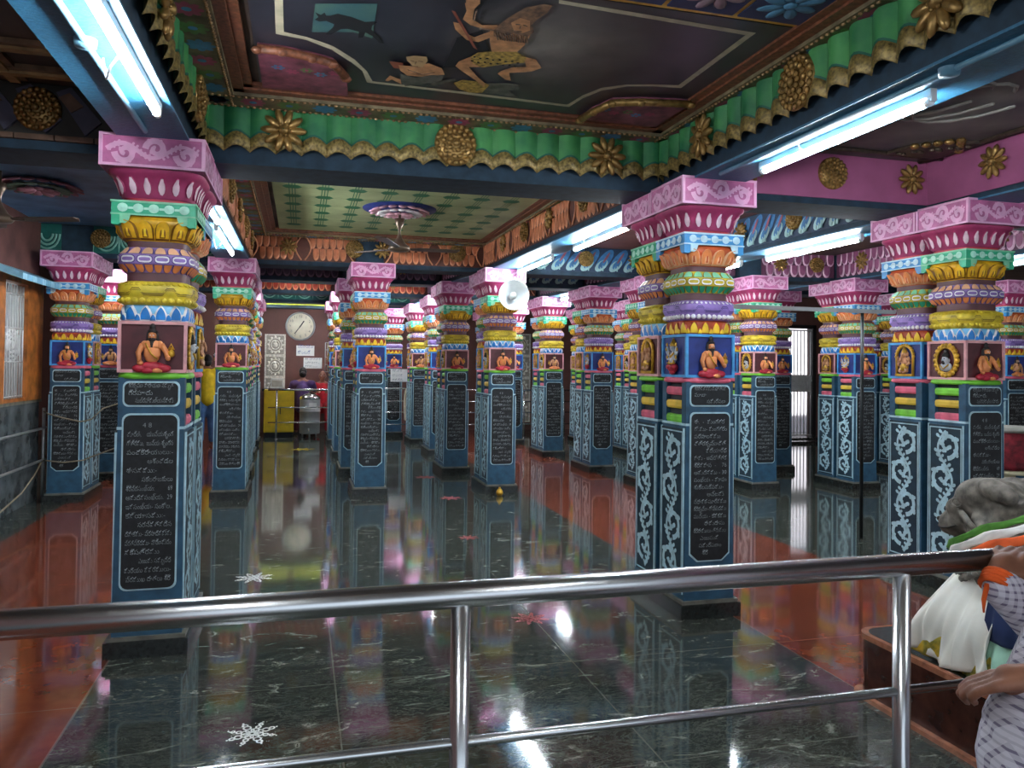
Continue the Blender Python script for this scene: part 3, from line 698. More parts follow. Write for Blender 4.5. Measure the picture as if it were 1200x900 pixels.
def beam(x0, y0, x1, y1, wid, deco, label, ros=0, sc=1.0, group='painted ceiling beams'):
    """beam from (x0,y0) to (x1,y1); the painted face looks to the right of its run (local -y)"""
    L = math.hypot(x1-x0, y1-y0); th = math.atan2(y1-y0, x1-x0)
    mb = MB(); mb.box(0, L, -wid/2+.02, wid/2-.02, BZ0, BZ1); mb.box(0, L, -wid/2+.015, wid/2-.015, BZ0-.006, BZ0+.006, 1 if abs(y1-y0) > abs(x1-x0) else 0)
    o = mb.build('ceiling_beam', [P['beam_blue'], P['beam_soffit']], None, (x0, y0, 0), th); tag(o, label, 'beam', group)
    f = -wid/2+.02
    mb = MB()
    if deco == 'green':
        n = max(2, round(L/.142)); w = L/n; K = 7
        for i in range(n):
            def F(a, b, zt, zb, sag, i=i):
                u = a/(K-1); x = (i+u)*w; y = f-.012-.046*math.sin(pi*(.12+.88*u)*.9)
                zz = zt+(zb-zt)*b - (sag*(1-abs(2*u-1)**2.0)*-1 if b == 1 else 0)
                return (x, y, zz)
            arc = lambda u: .034*math.sin(pi*u)
            top = BZ1; zb = 2.845
            g = lambda a, b: (F(a, 0, top, zb, 0) if b == 0 else (F(a, 1, top, zb, 0)[0], F(a, 1, top, zb, 0)[1], zb+arc(a/(K-1))))
            mb.grid(lambda a, b: g(a, b), K, 2, 0, True)
            g2 = lambda a, b: (F(a, 0, top, zb, 0)[0], F(a, 0, top, zb, 0)[1]-(.006 if b in (1, 2) else .0), (zb+.012, zb-.002, zb-.062, zb-.070)[b]+arc(a/(K-1)))
            mb.grid(lambda a, b: g2(a, b), K, 4, 1, True)
            g3 = lambda a, b: (F(a, 0, top, zb, 0)[0], F(a, 0, top, zb, 0)[1]-.002, zb+(.022, .010)[b]+arc(a/(K-1)))
            mb.grid(lambda a, b: g3(a, b), K, 2, 2, True)
            mb.box(i*w-.004, i*w+.004, f-.02, f-.004, zb, top, 2)
        mats = [GREEN1, FRINGE, GREEN2]
    elif deco == 'pink':
        mb.box(0, L, f-.012, f, 2.755, BZ1); mats = [DEC['pink'][0]]
    elif deco == 'feather':
        mb.box(0, L, f-.008, f, 2.765, BZ1, 1); n = round(L/.2); w = L/n
        for i in range(n):
            for mi, su, sv, ov, d in ((0, 1, 1, 0, .014), (2, .86, .55, -.075, .020), (0, .5, .42, -.055, .024), (3, .22, .5, .035, .026)):
                pts = []
                for q in range(16):
                    a = 2*pi*q/16; uu = math.cos(a)*.085*su; v = math.sin(a)*.15*sv+ov; pts.append((max(0, min(L, (i+.5)*w+uu+v*.6)), 2.92+v*.95))
                mb.add([(p_[0], f-d, p_[1]) for p_ in pts], [tuple(range(16))], mi)
            for q in range(3): mb.box((i+.5)*w-.10+q*.035, (i+.5)*w-.088+q*.035, f-.026, f-.012, 2.78, 2.81+.02*q, 2)
        mats = list(DEC[deco])
    elif deco == 'teal' or deco == 'lime':
        mb.box(0, L, f-.008, f, 2.765, BZ1, 0); n = round(L/.3); w = L/n
        for i in range(n):
            for k in range(3):
                r = .135-.036*k; pts = [((i+.5)*w+r*math.cos(pi+pi*t/10)*w/.3, f-.014-.004*k, 2.96+r*math.sin(pi+pi*t/10)*1.25) for t in range(11)]
                mb.tube(pts, .012, 5, 2)
            mb.prism([((i)*w-.02, 2.97), (i*w+.02, 2.97), (i*w, 2.775)] if i else [(0, 2.97), (.02, 2.97), (0, 2.775)], f-.022, f-.006, 2)
        mats = list(DEC[deco])
    elif deco == 'brown':
        mb.box(0, L, f-.008, f, 2.765, BZ1, 1); n = round(L/.2); w = L/n
        for i in range(n):
            x = i*w
            mb.prism([(x+.0, 3.03), (x+.075, 3.065), (min(L, x+.23), 2.88), (min(L, x+.15), 2.8)], f-.03, f-.006, 2); mb.prism([(x+.015, 3), (x+.07, 3.03), (min(L, x+.14), 2.96), (min(L, x+.08), 2.92)], f-.04, f-.02, 0)
            mb.box(x, x+w*.96, f-.03, f-.006, 2.76, 2.79, 0)
        mats = list(DEC[deco])
    elif deco == 'orange':
        mb.box(0, L, f-.008, f, 2.765, BZ1, 1); n = max(1, round(L/.62)); w = L/n
        for i in range(n):
            sub = MB(); scales(sub, w*.78, 2.78, 3.055, 2, .085, 2, [0, 0], f-.006, .014)
            mb.add([Vector((i*w+w*.11+p.x, p.y, p.z)) for p in sub.v], sub.f, 0, True)
            for q in range(len(sub.m)): mb.m[-len(sub.m)+q] = sub.m[q]
            for s_ in (-1, 1):
                pts = [(i*w+(0 if s_ > 0 else w)+s_*(.02+.07*math.sin(pi*t/8)), f-.02, 2.775+.29*t/8) for t in range(9)]; mb.tube(pts, .009, 5, 2)
        mats = list(DEC[deco])
    else:
        mb.box(0, L, f-.008, f, 2.765, BZ1, 1); scales(mb, L, 2.77, 3.065, 2, .11, 2, [0, 0], f-.006, .016); mats = list(DEC[deco])
    mb.build('painted_valance' if deco != 'pink' else 'painted_face', mats, o)
    al = abs(x1-x0) > abs(y1-y0)
    at = [(t_-x0 if al else abs(t_-y0)) for t_ in ros] if isinstance(ros, list) else [(i+.5)*L/ros for i in range(ros)]
    for i, d_ in enumerate(at):
        r = link('rosette', ROS[(i + ('dark rosette' in label)) % 2], o, (d_, f-.055 if deco == 'green' else f-.024, 2.93 if deco != 'green' else 2.91)); r.scale = (sc, 1, sc)
    return o
def xb(a, b, deco, label, ros=0, sc=1.0):
    (xa, ya), (xc, yc) = a, b
    dx = .17; sl = (yc-ya)/(xc-xa); beam(xa+dx, ya+.18+sl*dx, xc-dx, yc+.18-sl*dx, .44, deco, label, ros, sc)
def yb(a, b, deco, side, label, ros=0, sc=1.0):
    (xa, ya), (xc, yc) = a, b  # near, far
    sl = (xc-xa)/(yc-ya); p, q = (xa+sl*.38, ya+.38), (xc+sl*.02, yc-.02)
    if side > 0: beam(*p, *q, .38, deco, label, ros, sc)
    else: beam(*q, *p, .38, deco, label, ros, sc)
V = lambda k, i: POS[(k, i)]
near = lambda k: (V(k, 0)[0], .2)
# row nearest the railing
xb((-2.9, V('l', 0)[1]+.02), V('l', 0), 'brown', 'dim brown feathered beam above the left aisle, one dark rosette', [-1.42], 1.0)
xb(V('l', 0), V('r', 0), 'green', 'green scalloped valance beam with gold fringe above the mid hall, three rosettes', [-.11, .91, 1.9], 1.1)
xb(V('r', 0), V('s', 0), 'pink', 'plain pink beam with gold rosettes between the goddess pillar and the bull pillar', [2.95, 3.6, 4.25], .95)
xb(V('s', 0), (6.9, V('s', 0)[1]-.05), 'tongue', 'mauve tongued beam beyond the stone bull pillar', 2)
yb(near('l'), V('l', 0), 'green', 1, 'beam carrying the bright tube before the 4 8 pillar, green curtain side', 4)
yb(near('r'), V('r', 0), 'green', -1, 'green valance beam along the mural side opposite the 4 8 pillar, gold rosettes', [4.09, 3.19, 2.33, 1.4], 1.1)
yb(near('s'), V('s', 0), 'pink', -1, 'pink beam above the stone bull with gold rosettes', [4.09, 3.4, 2.7, 2.0], .95)
# second bay
yb(V('l', 0), V('l', 1), 'orange', 1, 'terracotta beam along the left of the green patterned ceiling', 5)
yb(V('r', 0), V('r', 1), 'orange', -1, 'terracotta beam with gold rosettes along the right of the green patterned ceiling', [5.24, 6.06, 6.93, 7.72, 8.5], .85)
yb(V('s', 0), V('s', 1), 'feather', -1, 'blue feather-painted beam behind the near right tube light', [5.33, 6.18, 7.02, 7.9], .9)
yb((V('u', 0)[0], 4.4), V('u', 0), 'tongue', -1, 'mauve beam above the gate side line', 4)
xb((-4.2, 9.8), V('w', 0), 'teal', 'short teal scalloped beam left of the window line', 0)
xb(V('w', 0), V('l', 1), 'teal', 'teal scalloped beam with a dark rosette beside the window line', [-2.2], .9)
xb(V('l', 1), V('m', 0), 'orange', 'terracotta beam over the clock aisle with gold rosettes', [-.15, .62], .9)
xb(V('m', 0), V('r', 1), 'orange', 'terracotta beam between the fan and the loudspeaker', [.95, 1.87], .9)
xb(V('r', 1), V('s', 1), 'feather', 'blue feather-painted cross beam right of the loudspeaker', [2.85, 3.54, 4.2], .85)
xb(V('s', 1), V('t', 0), 'tongue', 'mauve tongued beam with gold rosettes before the gate', 2, .85)
xb(V('t', 0), V('u', 0), 'tongue', 'mauve tongued beam above the dark iron frame', 2, .85)
xb(V('u', 0), V('v', 0), 'tongue', 'mauve beam behind the pillar by the stone bull', 2, .85)
# deeper rows
DR = {1: ('purple', 'dim plum'), 2: ('red', 'rust red'), 3: ('teal', 'teal'), 4: ('lime', 'lime')}
aisle = {('l', 'm'): 'over the clock aisle', ('m', 'r'): 'over the aisle right of the clock', ('r', 's'): 'over the right red strip', ('s', 't'): 'left of the gate line', ('t', 'u'): 'nearest the gate', ('w', 'l'): 'over the left red strip', ('u', 'v'): 'over the gate path'}
lm = {'w': [1, 2], 'l': [2, 3, 4], 'm': [1, 2, 3], 'r': [2, 3, 4], 's': [2, 3, 4], 't': [1, 2, 3], 'u': [1, 2], 'v': [1]}
for r, (dec, cn) in DR.items():
    if r == 4:
        xb((-.95, 17.1), (.68, 17.1), 'lime', 'lime green beam just before the clock wall', 1, .8); continue
    for (a, b), wh in aisle.items():
        if r-1 < len(lm[a]) and r-1 < len(lm[b]):
            d2 = dec if (a, b) != ('r', 's') else ('feather', 'orange', 'red')[r-1]
            xb(V(a, lm[a][r-1]), V(b, lm[b][r-1]), d2, '%s painted cross beam %s, %s row back' % ({'feather': 'blue', 'orange': 'terracotta'}.get(d2, cn), wh, ('third', 'fourth', 'fifth')[r-1]), 1, .8)
for k, idx in (('l', (1, 2, 3, 4)), ('m', (0, 1, 2, 3)), ('r', (1, 2, 3, 4)), ('s', (1, 2, 3, 4)), ('t', (0, 1, 2, 3)), ('u', (0, 1, 2))):
    for j, (a, b) in enumerate(zip(idx, idx[1:])):
        if V(k, b)[1]-V(k, a)[1] > 1.25:
            yb(V(k, a), V(k, b), 'purple' if j else 'tongue', -1 if k in 'rstu' else 1, 'lengthwise painted beam on %s, segment %s' % (LINES[k], ('behind its first far pillar', 'behind its second far pillar', 'behind its last far pillar')[j]), 1, .8)
PT = {"white_out":[[-.131,3.39],[-.137,3.739],[-.095,3.746],[.001,3.769],[.119,3.851],[.22,3.982],[.285,4.086],[.321,4.248],[.345,4.255],[.321,4.247],[.855,4.268],[1.493,4.297],[1.497,4.29],[1.52,4.138],[1.577,3.987],[1.685,3.885],[1.817,3.845],[1.974,3.823],[1.968,3.092],[1.011,3.046]],"white_in":[[-.097,3.379],[-.1,3.707],[.001,3.733],[.125,3.805],[.235,3.942],[.307,4.08],[.347,4.213],[.319,4.218],[.848,4.232],[1.469,4.262],[1.476,4.25],[1.503,4.092],[1.561,3.947],[1.673,3.859],[1.804,3.818],[1.941,3.789],[1.936,3.126],[1.021,3.077]],"teal":[[.035,3.373],[.288,3.297],[.298,3.658],[.205,3.615],[.024,3.67]],"bull":[[.05,3.403],[.066,3.45],[.119,3.452],[.127,3.379],[.139,3.473],[.198,3.501],[.225,3.438],[.25,3.422],[.238,3.508],[.234,3.567],[.291,3.67],[.366,3.754],[.293,3.701],[.207,3.634],[.18,3.583],[.125,3.6],[.093,3.571],[.062,3.571],[.084,3.527],[.052,3.481]],"torso":[[.801,3.399],[.847,3.303],[.937,3.276],[.993,3.405],[.997,3.515],[.983,3.601],[.868,3.637],[.83,3.52]],"arm_up":[[.639,3.176],[.674,3.148],[.701,3.157],[.689,3.216],[.703,3.317],[.756,3.361],[.822,3.341],[.847,3.406],[.784,3.404],[.707,3.376],[.662,3.329],[.661,3.243]],"hand_up":[[.636,3.141],[.693,3.124],[.702,3.164],[.683,3.19],[.652,3.199]],"arm_l":[[.805,3.419],[.828,3.476],[.781,3.547],[.724,3.541],[.651,3.444],[.627,3.369],[.664,3.379],[.709,3.469],[.752,3.5]],"shorts":[[.805,3.656],[.866,3.63],[.981,3.595],[1.044,3.644],[1.055,3.716],[.951,3.774],[.867,3.839],[.809,3.804],[.782,3.724]],"leg_l":[[.786,3.722],[.867,3.839],[.801,3.859],[.88,3.987],[.933,4.058],[.941,4.115],[.866,4.019],[.786,3.931],[.733,3.867],[.739,3.8]],"leg_r":[[1.03,3.648],[1.099,3.664],[1.16,3.762],[1.119,3.829],[1.018,3.874],[1.055,3.976],[1.023,3.971],[.964,3.904],[.973,3.86],[1.016,3.793],[1.082,3.773]],"foot":[[.769,4.108],[.809,4.043],[.915,4.048],[.964,4.078],[.951,4.206],[.88,4.228],[.816,4.185]],"hair":[[.817,3.394],[.831,3.308],[.86,3.221],[.895,3.135],[.956,3.084],[.995,3.087],[.997,3.16],[.974,3.225],[.966,3.287],[.998,3.36],[.979,3.42],[.908,3.398],[.871,3.463],[.832,3.454]],"face":[[.872,3.296],[.899,3.238],[.947,3.253],[.975,3.346],[.95,3.385],[.905,3.368]],"sword":[[.597,3.253],[.614,3.257],[.793,3.624],[.771,3.607]],"dark_tri":[[.77,3.419],[.914,3.785],[.832,3.863],[.681,3.909],[.677,3.533]],"imp_head":[[.476,3.805],[.515,3.776],[.571,3.776],[.586,3.821],[.574,3.916],[.525,3.917],[.487,3.852]],"imp_body":[[.453,3.926],[.525,3.917],[.594,3.857],[.67,3.9],[.7,3.985],[.64,4.018],[.604,4.049],[.514,4.057],[.472,4.001]],"imp_skirt":[[.477,4.04],[.557,4.072],[.638,4.005],[.698,4.0],[.7,4.071],[.6,4.16],[.524,4.214],[.489,4.136]],"imp_leg":[[.41,4.16],[.427,4.083],[.487,4.122],[.501,4.191],[.443,4.136],[.426,4.17]],"imp_wing":[[.401,3.891],[.473,3.889],[.474,3.973],[.434,3.972]],"fallen":[[.928,4.059],[1.057,4.019],[1.124,4.029],[1.134,4.102],[1.087,4.132],[1.171,4.235],[1.051,4.207],[.941,4.209]],"glow":[[.76,3.232],[.813,3.142],[.994,3.097],[1.123,3.122],[1.299,3.47],[1.286,3.861],[1.115,3.886],[.987,3.686],[.975,3.346],[.826,3.289]],"tail":[[.64,4.148],[.766,4.036],[.784,4.074],[.677,4.182]]}  # mural outlines traced from image pixels, projected onto the ceiling plane
# ------------------------------------------------------------------ painted ceilings; layout scaled about the camera when the ceiling was raised
MOULD = mat('rust_moulding', '#7d4a33', .45, var=.25, scale=40); BAND = mat('flower_band', '#7a6c50', .6, var=.3, scale=10); ROPE_G = mat('gilt_bead', '#a8835a', .4, metal=.3, var=.3, scale=60)
FL = [mat('petal_blue', '#4f8cb5', .6), mat('petal_rose', '#b04f6e', .6), mat('petal_green', '#638a4c', .6), mat('petal_cream', '#d0c09a', .6)]
def flower(mb, x, y, z, r, mi, n=8):
    for q in range(n):
        a = 2*pi*q/n; pts = []
        for t in range(8):
            b = 2*pi*t/8; u = .62*r+.38*r*math.cos(b); v = .26*r*math.sin(b); pts.append((x+u*math.cos(a)-v*math.sin(a), y+u*math.sin(a)+v*math.cos(a), z))
        mb.add(pts, [tuple(range(8))], mi)
    mb.add([(x+.3*r*math.cos(2*pi*t/10), y+.3*r*math.sin(2*pi*t/10), z-.001) for t in range(10)], [tuple(range(10))], 3)
def band(name, x0, x1, y0, y1, wb, wm, label=None):
    """flower border and rust moulding round a ceiling field"""
    mb = MB(); Z = 3.079
    for a in ((x0, x1, y0, y0+wb), (x0, x1, y1-wb, y1), (x0, x0+wb, y0+wb, y1-wb), (x1-wb, x1, y0+wb, y1-wb)): mb.box(*a, Z-.05, Z, 0)
    i0, i1, j0, j1 = x0+wb, x1-wb, y0+wb, y1-wb
    for k, (dz, dw) in enumerate(((.020, wm), (.032, wm*.55))):
        for a in ((i0-.01, i1+.01, j0-.01, j0+dw), (i0-.01, i1+.01, j1-dw, j1+.01), (i0-.01, i0+dw, j0, j1), (i1-dw, i1+.01, j0, j1)): mb.box(*a, Z-dz, Z, 1)
    rng = random.Random(3)
    n = int((y1-y0)/.19)
    for i in range(n):
        for x in (x0+wb/2, x1-wb/2): flower(mb, x+rng.uniform(-.01,.01), y0+(i+.5)*(y1-y0)/n, Z-.0515, wb*.36, 3+(i+int(x > 1)) % 3, 8)
    n = int((x1-x0)/.19)
    for i in range(n):
        for y in (y0+wb/2, y1-wb/2): flower(mb, x0+(i+.5)*(x1-x0)/n, y, Z-.0515, wb*.36, 3+i % 3, 8)
    nb = int((x1-x0)/.035)
    for yy in (y0+.012, j0-.018, j1+.018, y1-.012):
        for i in range(nb): mb.ell((x0+(i+.5)*(x1-x0)/nb, yy, Z-.052), (.013,.010,.008), 2, None, 6, 4)
    nb = int((y1-y0)/.035)
    for xx in (x0+.012, i0-.018, i1+.018, x1-.012):
        for i in range(nb): mb.ell((xx, y0+(i+.5)*(y1-y0)/nb, Z-.052), (.010,.013,.008), 2, None, 6, 4)
    o = mb.build(name, [MOULD and BAND, MOULD, ROPE_G]+FL); o['kind'] = 'structure'; return o
band('trim_2', -.585, 2.40, .3, 4.74, .20, .105)
# mural: dark field, white line, dancing figure, dwarf, bull
SKY_D = mat('mural_dusk', '#34343f', .35, col2='#1c1d26', scale=3.0); GLARE = mat('mural_glare', '#77766f', .4, col2='#3a3940', scale=6)
SKIN = mat('mural_skin', '#bf8a60', .5, var=.2, scale=20); PELT = mat('mural_pelt', '#b09248', .5, var=.35, scale=45); HAIRM = mat('mural_hair', '#4a3a34', .5, col2='#8b6a50', scale=40); PALE = mat('mural_pale', '#b3936a', .5)
TEALM = mat('mural_teal', '#2c5460', .5, col2='#4c6a5c', scale=5); BULLM = mat('mural_black', '#15171d', .6); WL = mat('mural_line', '#b5ad93', .5); DUSKY = mat('mural_grey', '#5d5c55', .5, var=.3, scale=15); RUST = mat('mural_rust', '#8c4a3a', .5)
def mural_mat():  # soft glare on the mural, painted into the colour of its dark field
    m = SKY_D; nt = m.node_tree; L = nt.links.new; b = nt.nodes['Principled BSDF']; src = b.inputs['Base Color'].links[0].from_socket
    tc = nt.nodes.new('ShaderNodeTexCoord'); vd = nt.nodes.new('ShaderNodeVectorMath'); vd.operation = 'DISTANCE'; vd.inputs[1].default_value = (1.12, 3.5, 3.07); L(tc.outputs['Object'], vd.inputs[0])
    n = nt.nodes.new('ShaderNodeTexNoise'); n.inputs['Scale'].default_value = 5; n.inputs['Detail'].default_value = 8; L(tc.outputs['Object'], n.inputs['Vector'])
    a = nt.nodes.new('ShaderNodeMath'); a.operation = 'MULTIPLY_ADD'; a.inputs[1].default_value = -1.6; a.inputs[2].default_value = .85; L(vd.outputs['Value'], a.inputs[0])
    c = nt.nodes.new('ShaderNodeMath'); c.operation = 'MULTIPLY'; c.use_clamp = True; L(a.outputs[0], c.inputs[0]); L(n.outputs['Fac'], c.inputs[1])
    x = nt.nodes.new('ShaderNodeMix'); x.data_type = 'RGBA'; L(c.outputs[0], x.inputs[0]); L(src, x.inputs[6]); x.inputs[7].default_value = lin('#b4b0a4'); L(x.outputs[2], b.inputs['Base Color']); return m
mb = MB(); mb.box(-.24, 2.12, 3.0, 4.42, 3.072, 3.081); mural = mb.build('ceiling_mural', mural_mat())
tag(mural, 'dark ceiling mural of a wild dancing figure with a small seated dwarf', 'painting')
LAY = [0]
def flat(keys, name, mats, parent, mis=None):
    mb = MB()
    for i, k in enumerate(keys):
        LAY[0] += 1; z = 3.072-.0005*LAY[0]; p = PT[k]; mb.add([(a, b, z) for a, b in p], [tuple(range(len(p)))], (mis[i] if mis else i))
    o = mb.build(name, mats, parent, keep=True); return o
mb = MB(); a, b = [p for i, p in enumerate(PT['white_out']) if i not in (2, 8)], PT['white_in']; n = len(a)
mb.add([(x, y, 3.0705) for x, y in a]+[(x, y, 3.0705) for x, y in b], [(i, i+1, n+i+1, n+i) for i in range(n-1)]); mb.build('white_border', WL, mural, keep=True)
LAY[0] = 4
flat(['teal'], 'teal_inset', [TEALM], mural); PT['bull'] = [(.10,3.47),(.13,3.44),(.19,3.455),(.25,3.49),(.29,3.47),(.305,3.475),(.285,3.52),(.285,3.56),(.33,3.63),(.355,3.70),(.335,3.70),(.30,3.635),(.262,3.60),(.255,3.66),(.235,3.67),(.232,3.60),(.18,3.585),(.15,3.60),(.11,3.67),(.085,3.675),(.115,3.59),(.12,3.555),(.085,3.53),(.055,3.545),(.035,3.53),(.05,3.50),(.035,3.455),(.06,3.475),(.075,3.445),(.083,3.475)]
flat(['bull'], 'running_bull', [BULLM], mural); flat(['dark_tri'], 'dark_drape', [BULLM], mural)
flat(['tail', 'fallen', 'foot'], 'fallen_figure', [DUSKY, DUSKY, PELT], mural)
flat(['arm_l', 'leg_l', 'leg_r', 'arm_up', 'hand_up', 'torso', 'shorts', 'hair', 'face', 'sword'], 'dancing_figure', [SKIN, SKIN, SKIN, SKIN, SKIN, SKIN, PELT, HAIRM, SKIN, RUST], mural)
flat(['imp_wing', 'imp_leg', 'imp_body', 'imp_skirt', 'imp_head'], 'seated_dwarf', [RUST, SKIN, SKIN, DUSKY, PALE], mural)
fe = MB(); z = 3.0612
def seg(x0, y0, x1, y1, w_): fe.tube([(x0, y0, z), (x1, y1, z)], w_, 4, 0)
for q in ((.50,3.845,.52,3.85),(.54,3.84,.565,3.84),(.533,3.85,.53,3.885),(.512,3.915,.55,3.91),(.895,3.30,.915,3.297),(.93,3.297,.95,3.307),(.922,3.31,.925,3.34),(.905,3.366,.94,3.366),(.505,3.97,.58,4.015),(.58,4.015,.645,3.97),(.70,3.22,.71,3.32),(.75,3.39,.83,3.39)): seg(*q, .0035)
for i in range(14): seg(.825+.012*i, 3.405, .86+.011*i, 3.485-.003*(i % 3), .003)
for i in range(16): fe.ell((.80+.032*(i % 8), 3.715+.05*(i//8)+.01*(i % 2), z+.001), (.008,.006,.003), 1, None, 6, 4)
fe.build('painted_line_work', [HAIRM, BULLM], mural)['kind'] = 'stuff'
# carved pink corner pieces of the mural frame
PINKC = mat('mural_corner_pink', '#87485a', .5, var=.3, scale=14)
def corner(name, pts, label, gilt):
    mb = MB(); mb.prism(pts, 3.045, 3.086, 0, 'xy'); mb.tube([(x, y, 3.043) for x, y in pts[:5]], .022, 8, 1)
    for x, y in pts[:5]: mb.ell((x, y, 3.035), (.03,.03,.018), 1, None, 8, 5)
    cx = sum(p[0] for p in pts)/len(pts); cy = sum(p[1] for p in pts)/len(pts)
    for i in range(5): flower(mb, cx-.14+.07*i, cy+.02*((i % 2)*2-1)+.03, 3.044, .035, 2+i % 3, 6)
    o = mb.build(name, [PINKC, P['rosette_gold'] if gilt else MOULD]+FL, None); tag(o, label, 'carved corner', 'pink carved corners of the mural'); return o
corner('carved_corner', [(1.61, 4.42), (1.63, 4.26), (1.68, 4.08), (1.83, 4.02), (2.11, 3.97), (2.11, 4.42)], 'gilt-edged pink carved corner of the mural, farthest from the dwarf', True)
corner('carved_corner', [(-.225, 3.87), (-.11, 3.87), (.03, 3.91), (.13, 3.955), (.205, 4.13), (.23, 4.42), (-.225, 4.42)], 'dull pink carved corner of the mural beside the running bull', False)
# blue flower tiles nearer than the mural
TB = mat('tile_navy', '#1f2f5c', .5); TL_ = mat('tile_skyflower', '#4f86a8', .5); TP = mat('tile_pinkflower', '#9a7f8c', .5)
for i in range(7):
    x0 = -.22+.333*i; mb = MB(); mb.box(x0+.012, x0+.32, 2.64, 2.955, 3.063, 3.081, 0); mb.box(x0, x0+.333, 2.625, 2.985, 3.069, 3.081, 2)
    for q in range(8):
        a = 2*pi*q/8+.2; R = Matrix.Rotation(a, 3, 'Z'); c = Vector((x0+.166, 2.80, 3.063)); mb.ell(c+R @ Vector((.08, 0, 0)), (.058,.028,.008), 1, R, 10, 5)
    mb.ell((x0+.166, 2.80, 3.059), (.03,.03,.01), 1, None, 10, 5)
    o = mb.build('flower_tile', [TB, TP if i % 2 else TL_, P['gold_paint']]); tag(o, ('blue' if i % 2 == 0 else 'pinkish')+' painted flower tile on the ceiling edge, '+['leftmost', 'second from left', 'third from left', 'fourth from left', 'fifth from left', 'left of the last blue tile', 'last before the right moulding'][i], 'ceiling tile', 'flower tiles bordering the mural')
# middle bay: pale green field with diamonds
def green_field(name, x0, x1, y0, y1):
    mb = MB(); mb.box(x0, x1, y0, y1, 3.063, 3.081, 0); px, py = .279, .376; ix = int((x1-x0)/px)+1; iy = int((y1-y0)/py)+1
    for i in range(ix):
        for j in range(iy):
            cx = -.097+px*i; cy = 5.42+py*j+(.12 if i % 2 else 0)*0
            if cx-.1 < x0 or cx+.1 > x1 or cy-.09 < y0 or cy+.09 > y1: continue
            mb.add([(cx+a, cy+b, 3.062) for a, b in ((-.085,0),(-.05,-.065),(.05,-.065),(.085,0),(.05,.065),(-.05,.065))], [tuple(range(6))], 1)
            for d in (-.025, 0, .025): mb.add([(cx+d+a, cy+b, 3.0622) for a, b in ((-.004,.06),(.004,.06),(.004,py-.06),(-.004,py-.06))], [(0,1,2,3)], 1) if cy+py < y1 else 0
            if cx+px < x1:
                for s_ in (-1, 1): mb.add([(cx+.08, cy-.003, 3.0624), (cx+.13, cy+s_*.03-.003, 3.0624), (cx+px-.08, cy-.003, 3.0624), (cx+px-.08, cy+.003, 3.0624), (cx+.13, cy+s_*.03+.003, 3.0624), (cx+.08, cy+.003, 3.0624)], [(0,1,4,5),(1,2,3,4)], 2)
    o = mb.build(name, [mat('field_green', '#a3ac7c', .6, var=.12, scale=3), mat('diamond_green', '#1d6b45', .6), mat('outline_green', '#6f8559', .6)], keep=True); return o
tag(green_field('ceiling_panel', -.26, 2.12, 5.3, 9.15), 'pale green ceiling panel patterned with dark green diamonds', 'ceiling panel')
band('trim_3', -.585, 2.36, 5.22, 9.5, .18, .105)
def plain_field(x0, x1, y0, y1, col, label, extra=None, col2=None):
    mb = MB(); mb.box(x0, x1, y0, y1, 3.067, 3.082)
    o = mb.build('ceiling_panel', mat(label[:20], col, .55, var=.25, scale=3, col2=col2)); tag(o, label, 'ceiling panel'); return o
pn = plain_field(-2.99, -.95, 5.25, 9.7, '#5f86ab', 'flat slate-blue ceiling panel with a faded pink lotus above the left aisle')
def lotus(name, cx, cy, r, cols, parent=None, z=3.065, disc=None, drop=.05):
    mb = MB()
    if disc: mb.lathe([(.001, z-.012), (r*1.22, z-.012), (r*1.25, z+.006)], 36, 2, (cx, cy, 0))
    for ring_, (n, rr, l, wd_) in enumerate(((16, .80, .34, .15), (14, .55, .32, .14), (10, .30, .28, .12))):
        for q in range(n):
            a = 2*pi*(q+.5*ring_)/n; R = Matrix.Rotation(a, 3, 'Z') @ Matrix.Rotation(.35-.1*ring_, 3, 'Y')
            c = Vector((cx, cy, z-.02-drop*.45*ring_))+Matrix.Rotation(a, 3, 'Z') @ Vector((rr*r, 0, 0))
            mb.ell(c, (l*r*.75, wd_*r, .014), ring_ % 2, R, 10, 6)
    return mb.build(name, cols, parent)
lotus('pink_lotus', -2.2, 7.5, .34, [mat('faded_pink', '#9a6673', .6), mat('faded_green', '#5d7361', .6)], pn)
plain_field(-2.78, -.95, .4, 4.78, '#4d3f36', 'dim brown framed ceiling panel over the near left aisle', col2='#2c2a2e')
mb = MB()
for y in (4.55, 4.2, 3.2): mb.box(-2.78, -.95, y-.06, y+.06, 3.04, 3.07); mb.box(-2.78, -.95, y-.025, y+.025, 3.025, 3.045, 1)
for x in (-1.12, -1.5, -2.4): mb.box(x-.06, x+.06, .4, 4.7, 3.045, 3.07); mb.box(x-.025, x+.025, .4, 4.7, 3.03, 3.05, 1)
tag(mb.build('trim_4', [mat('frame_umber', '#7a6048', .55, var=.25, scale=12), mat('frame_ochre', '#a98a5c', .5, var=.2, scale=12)]), kind='structure')
pr = plain_field(2.68, 4.4, .4, 4.68, '#6d6a66', 'greyish ceiling panel with swirled figures above the plain pink beams', col2='#3f3a42')
mb = MB()
for x0, y0, x1, y1 in ((2.70, 4.52, 4.38, 4.52), (4.3, .4, 4.3, 4.64)): mb.tube([(x0, y0, 3.06), (x1, y1, 3.06)], .02, 6, 0)
for i in range(9): mb.ell((3.95+.045*i, 4.10+.05*abs(4-i), 3.05), (.035,.03,.02), 1, None, 8, 5)
mb.prism([(3.9, 4.52), (3.94, 4.3), (4.08, 4.18), (4.3, 4.1), (4.3, 4.52)], 3.045, 3.07, 0, 'xy')
for i in range(12): mb.ell((3.96+.028*i, 4.45-.025*i+.03*math.sin(i*2), 3.04), (.03,.02,.012), 0, None, 7, 4)
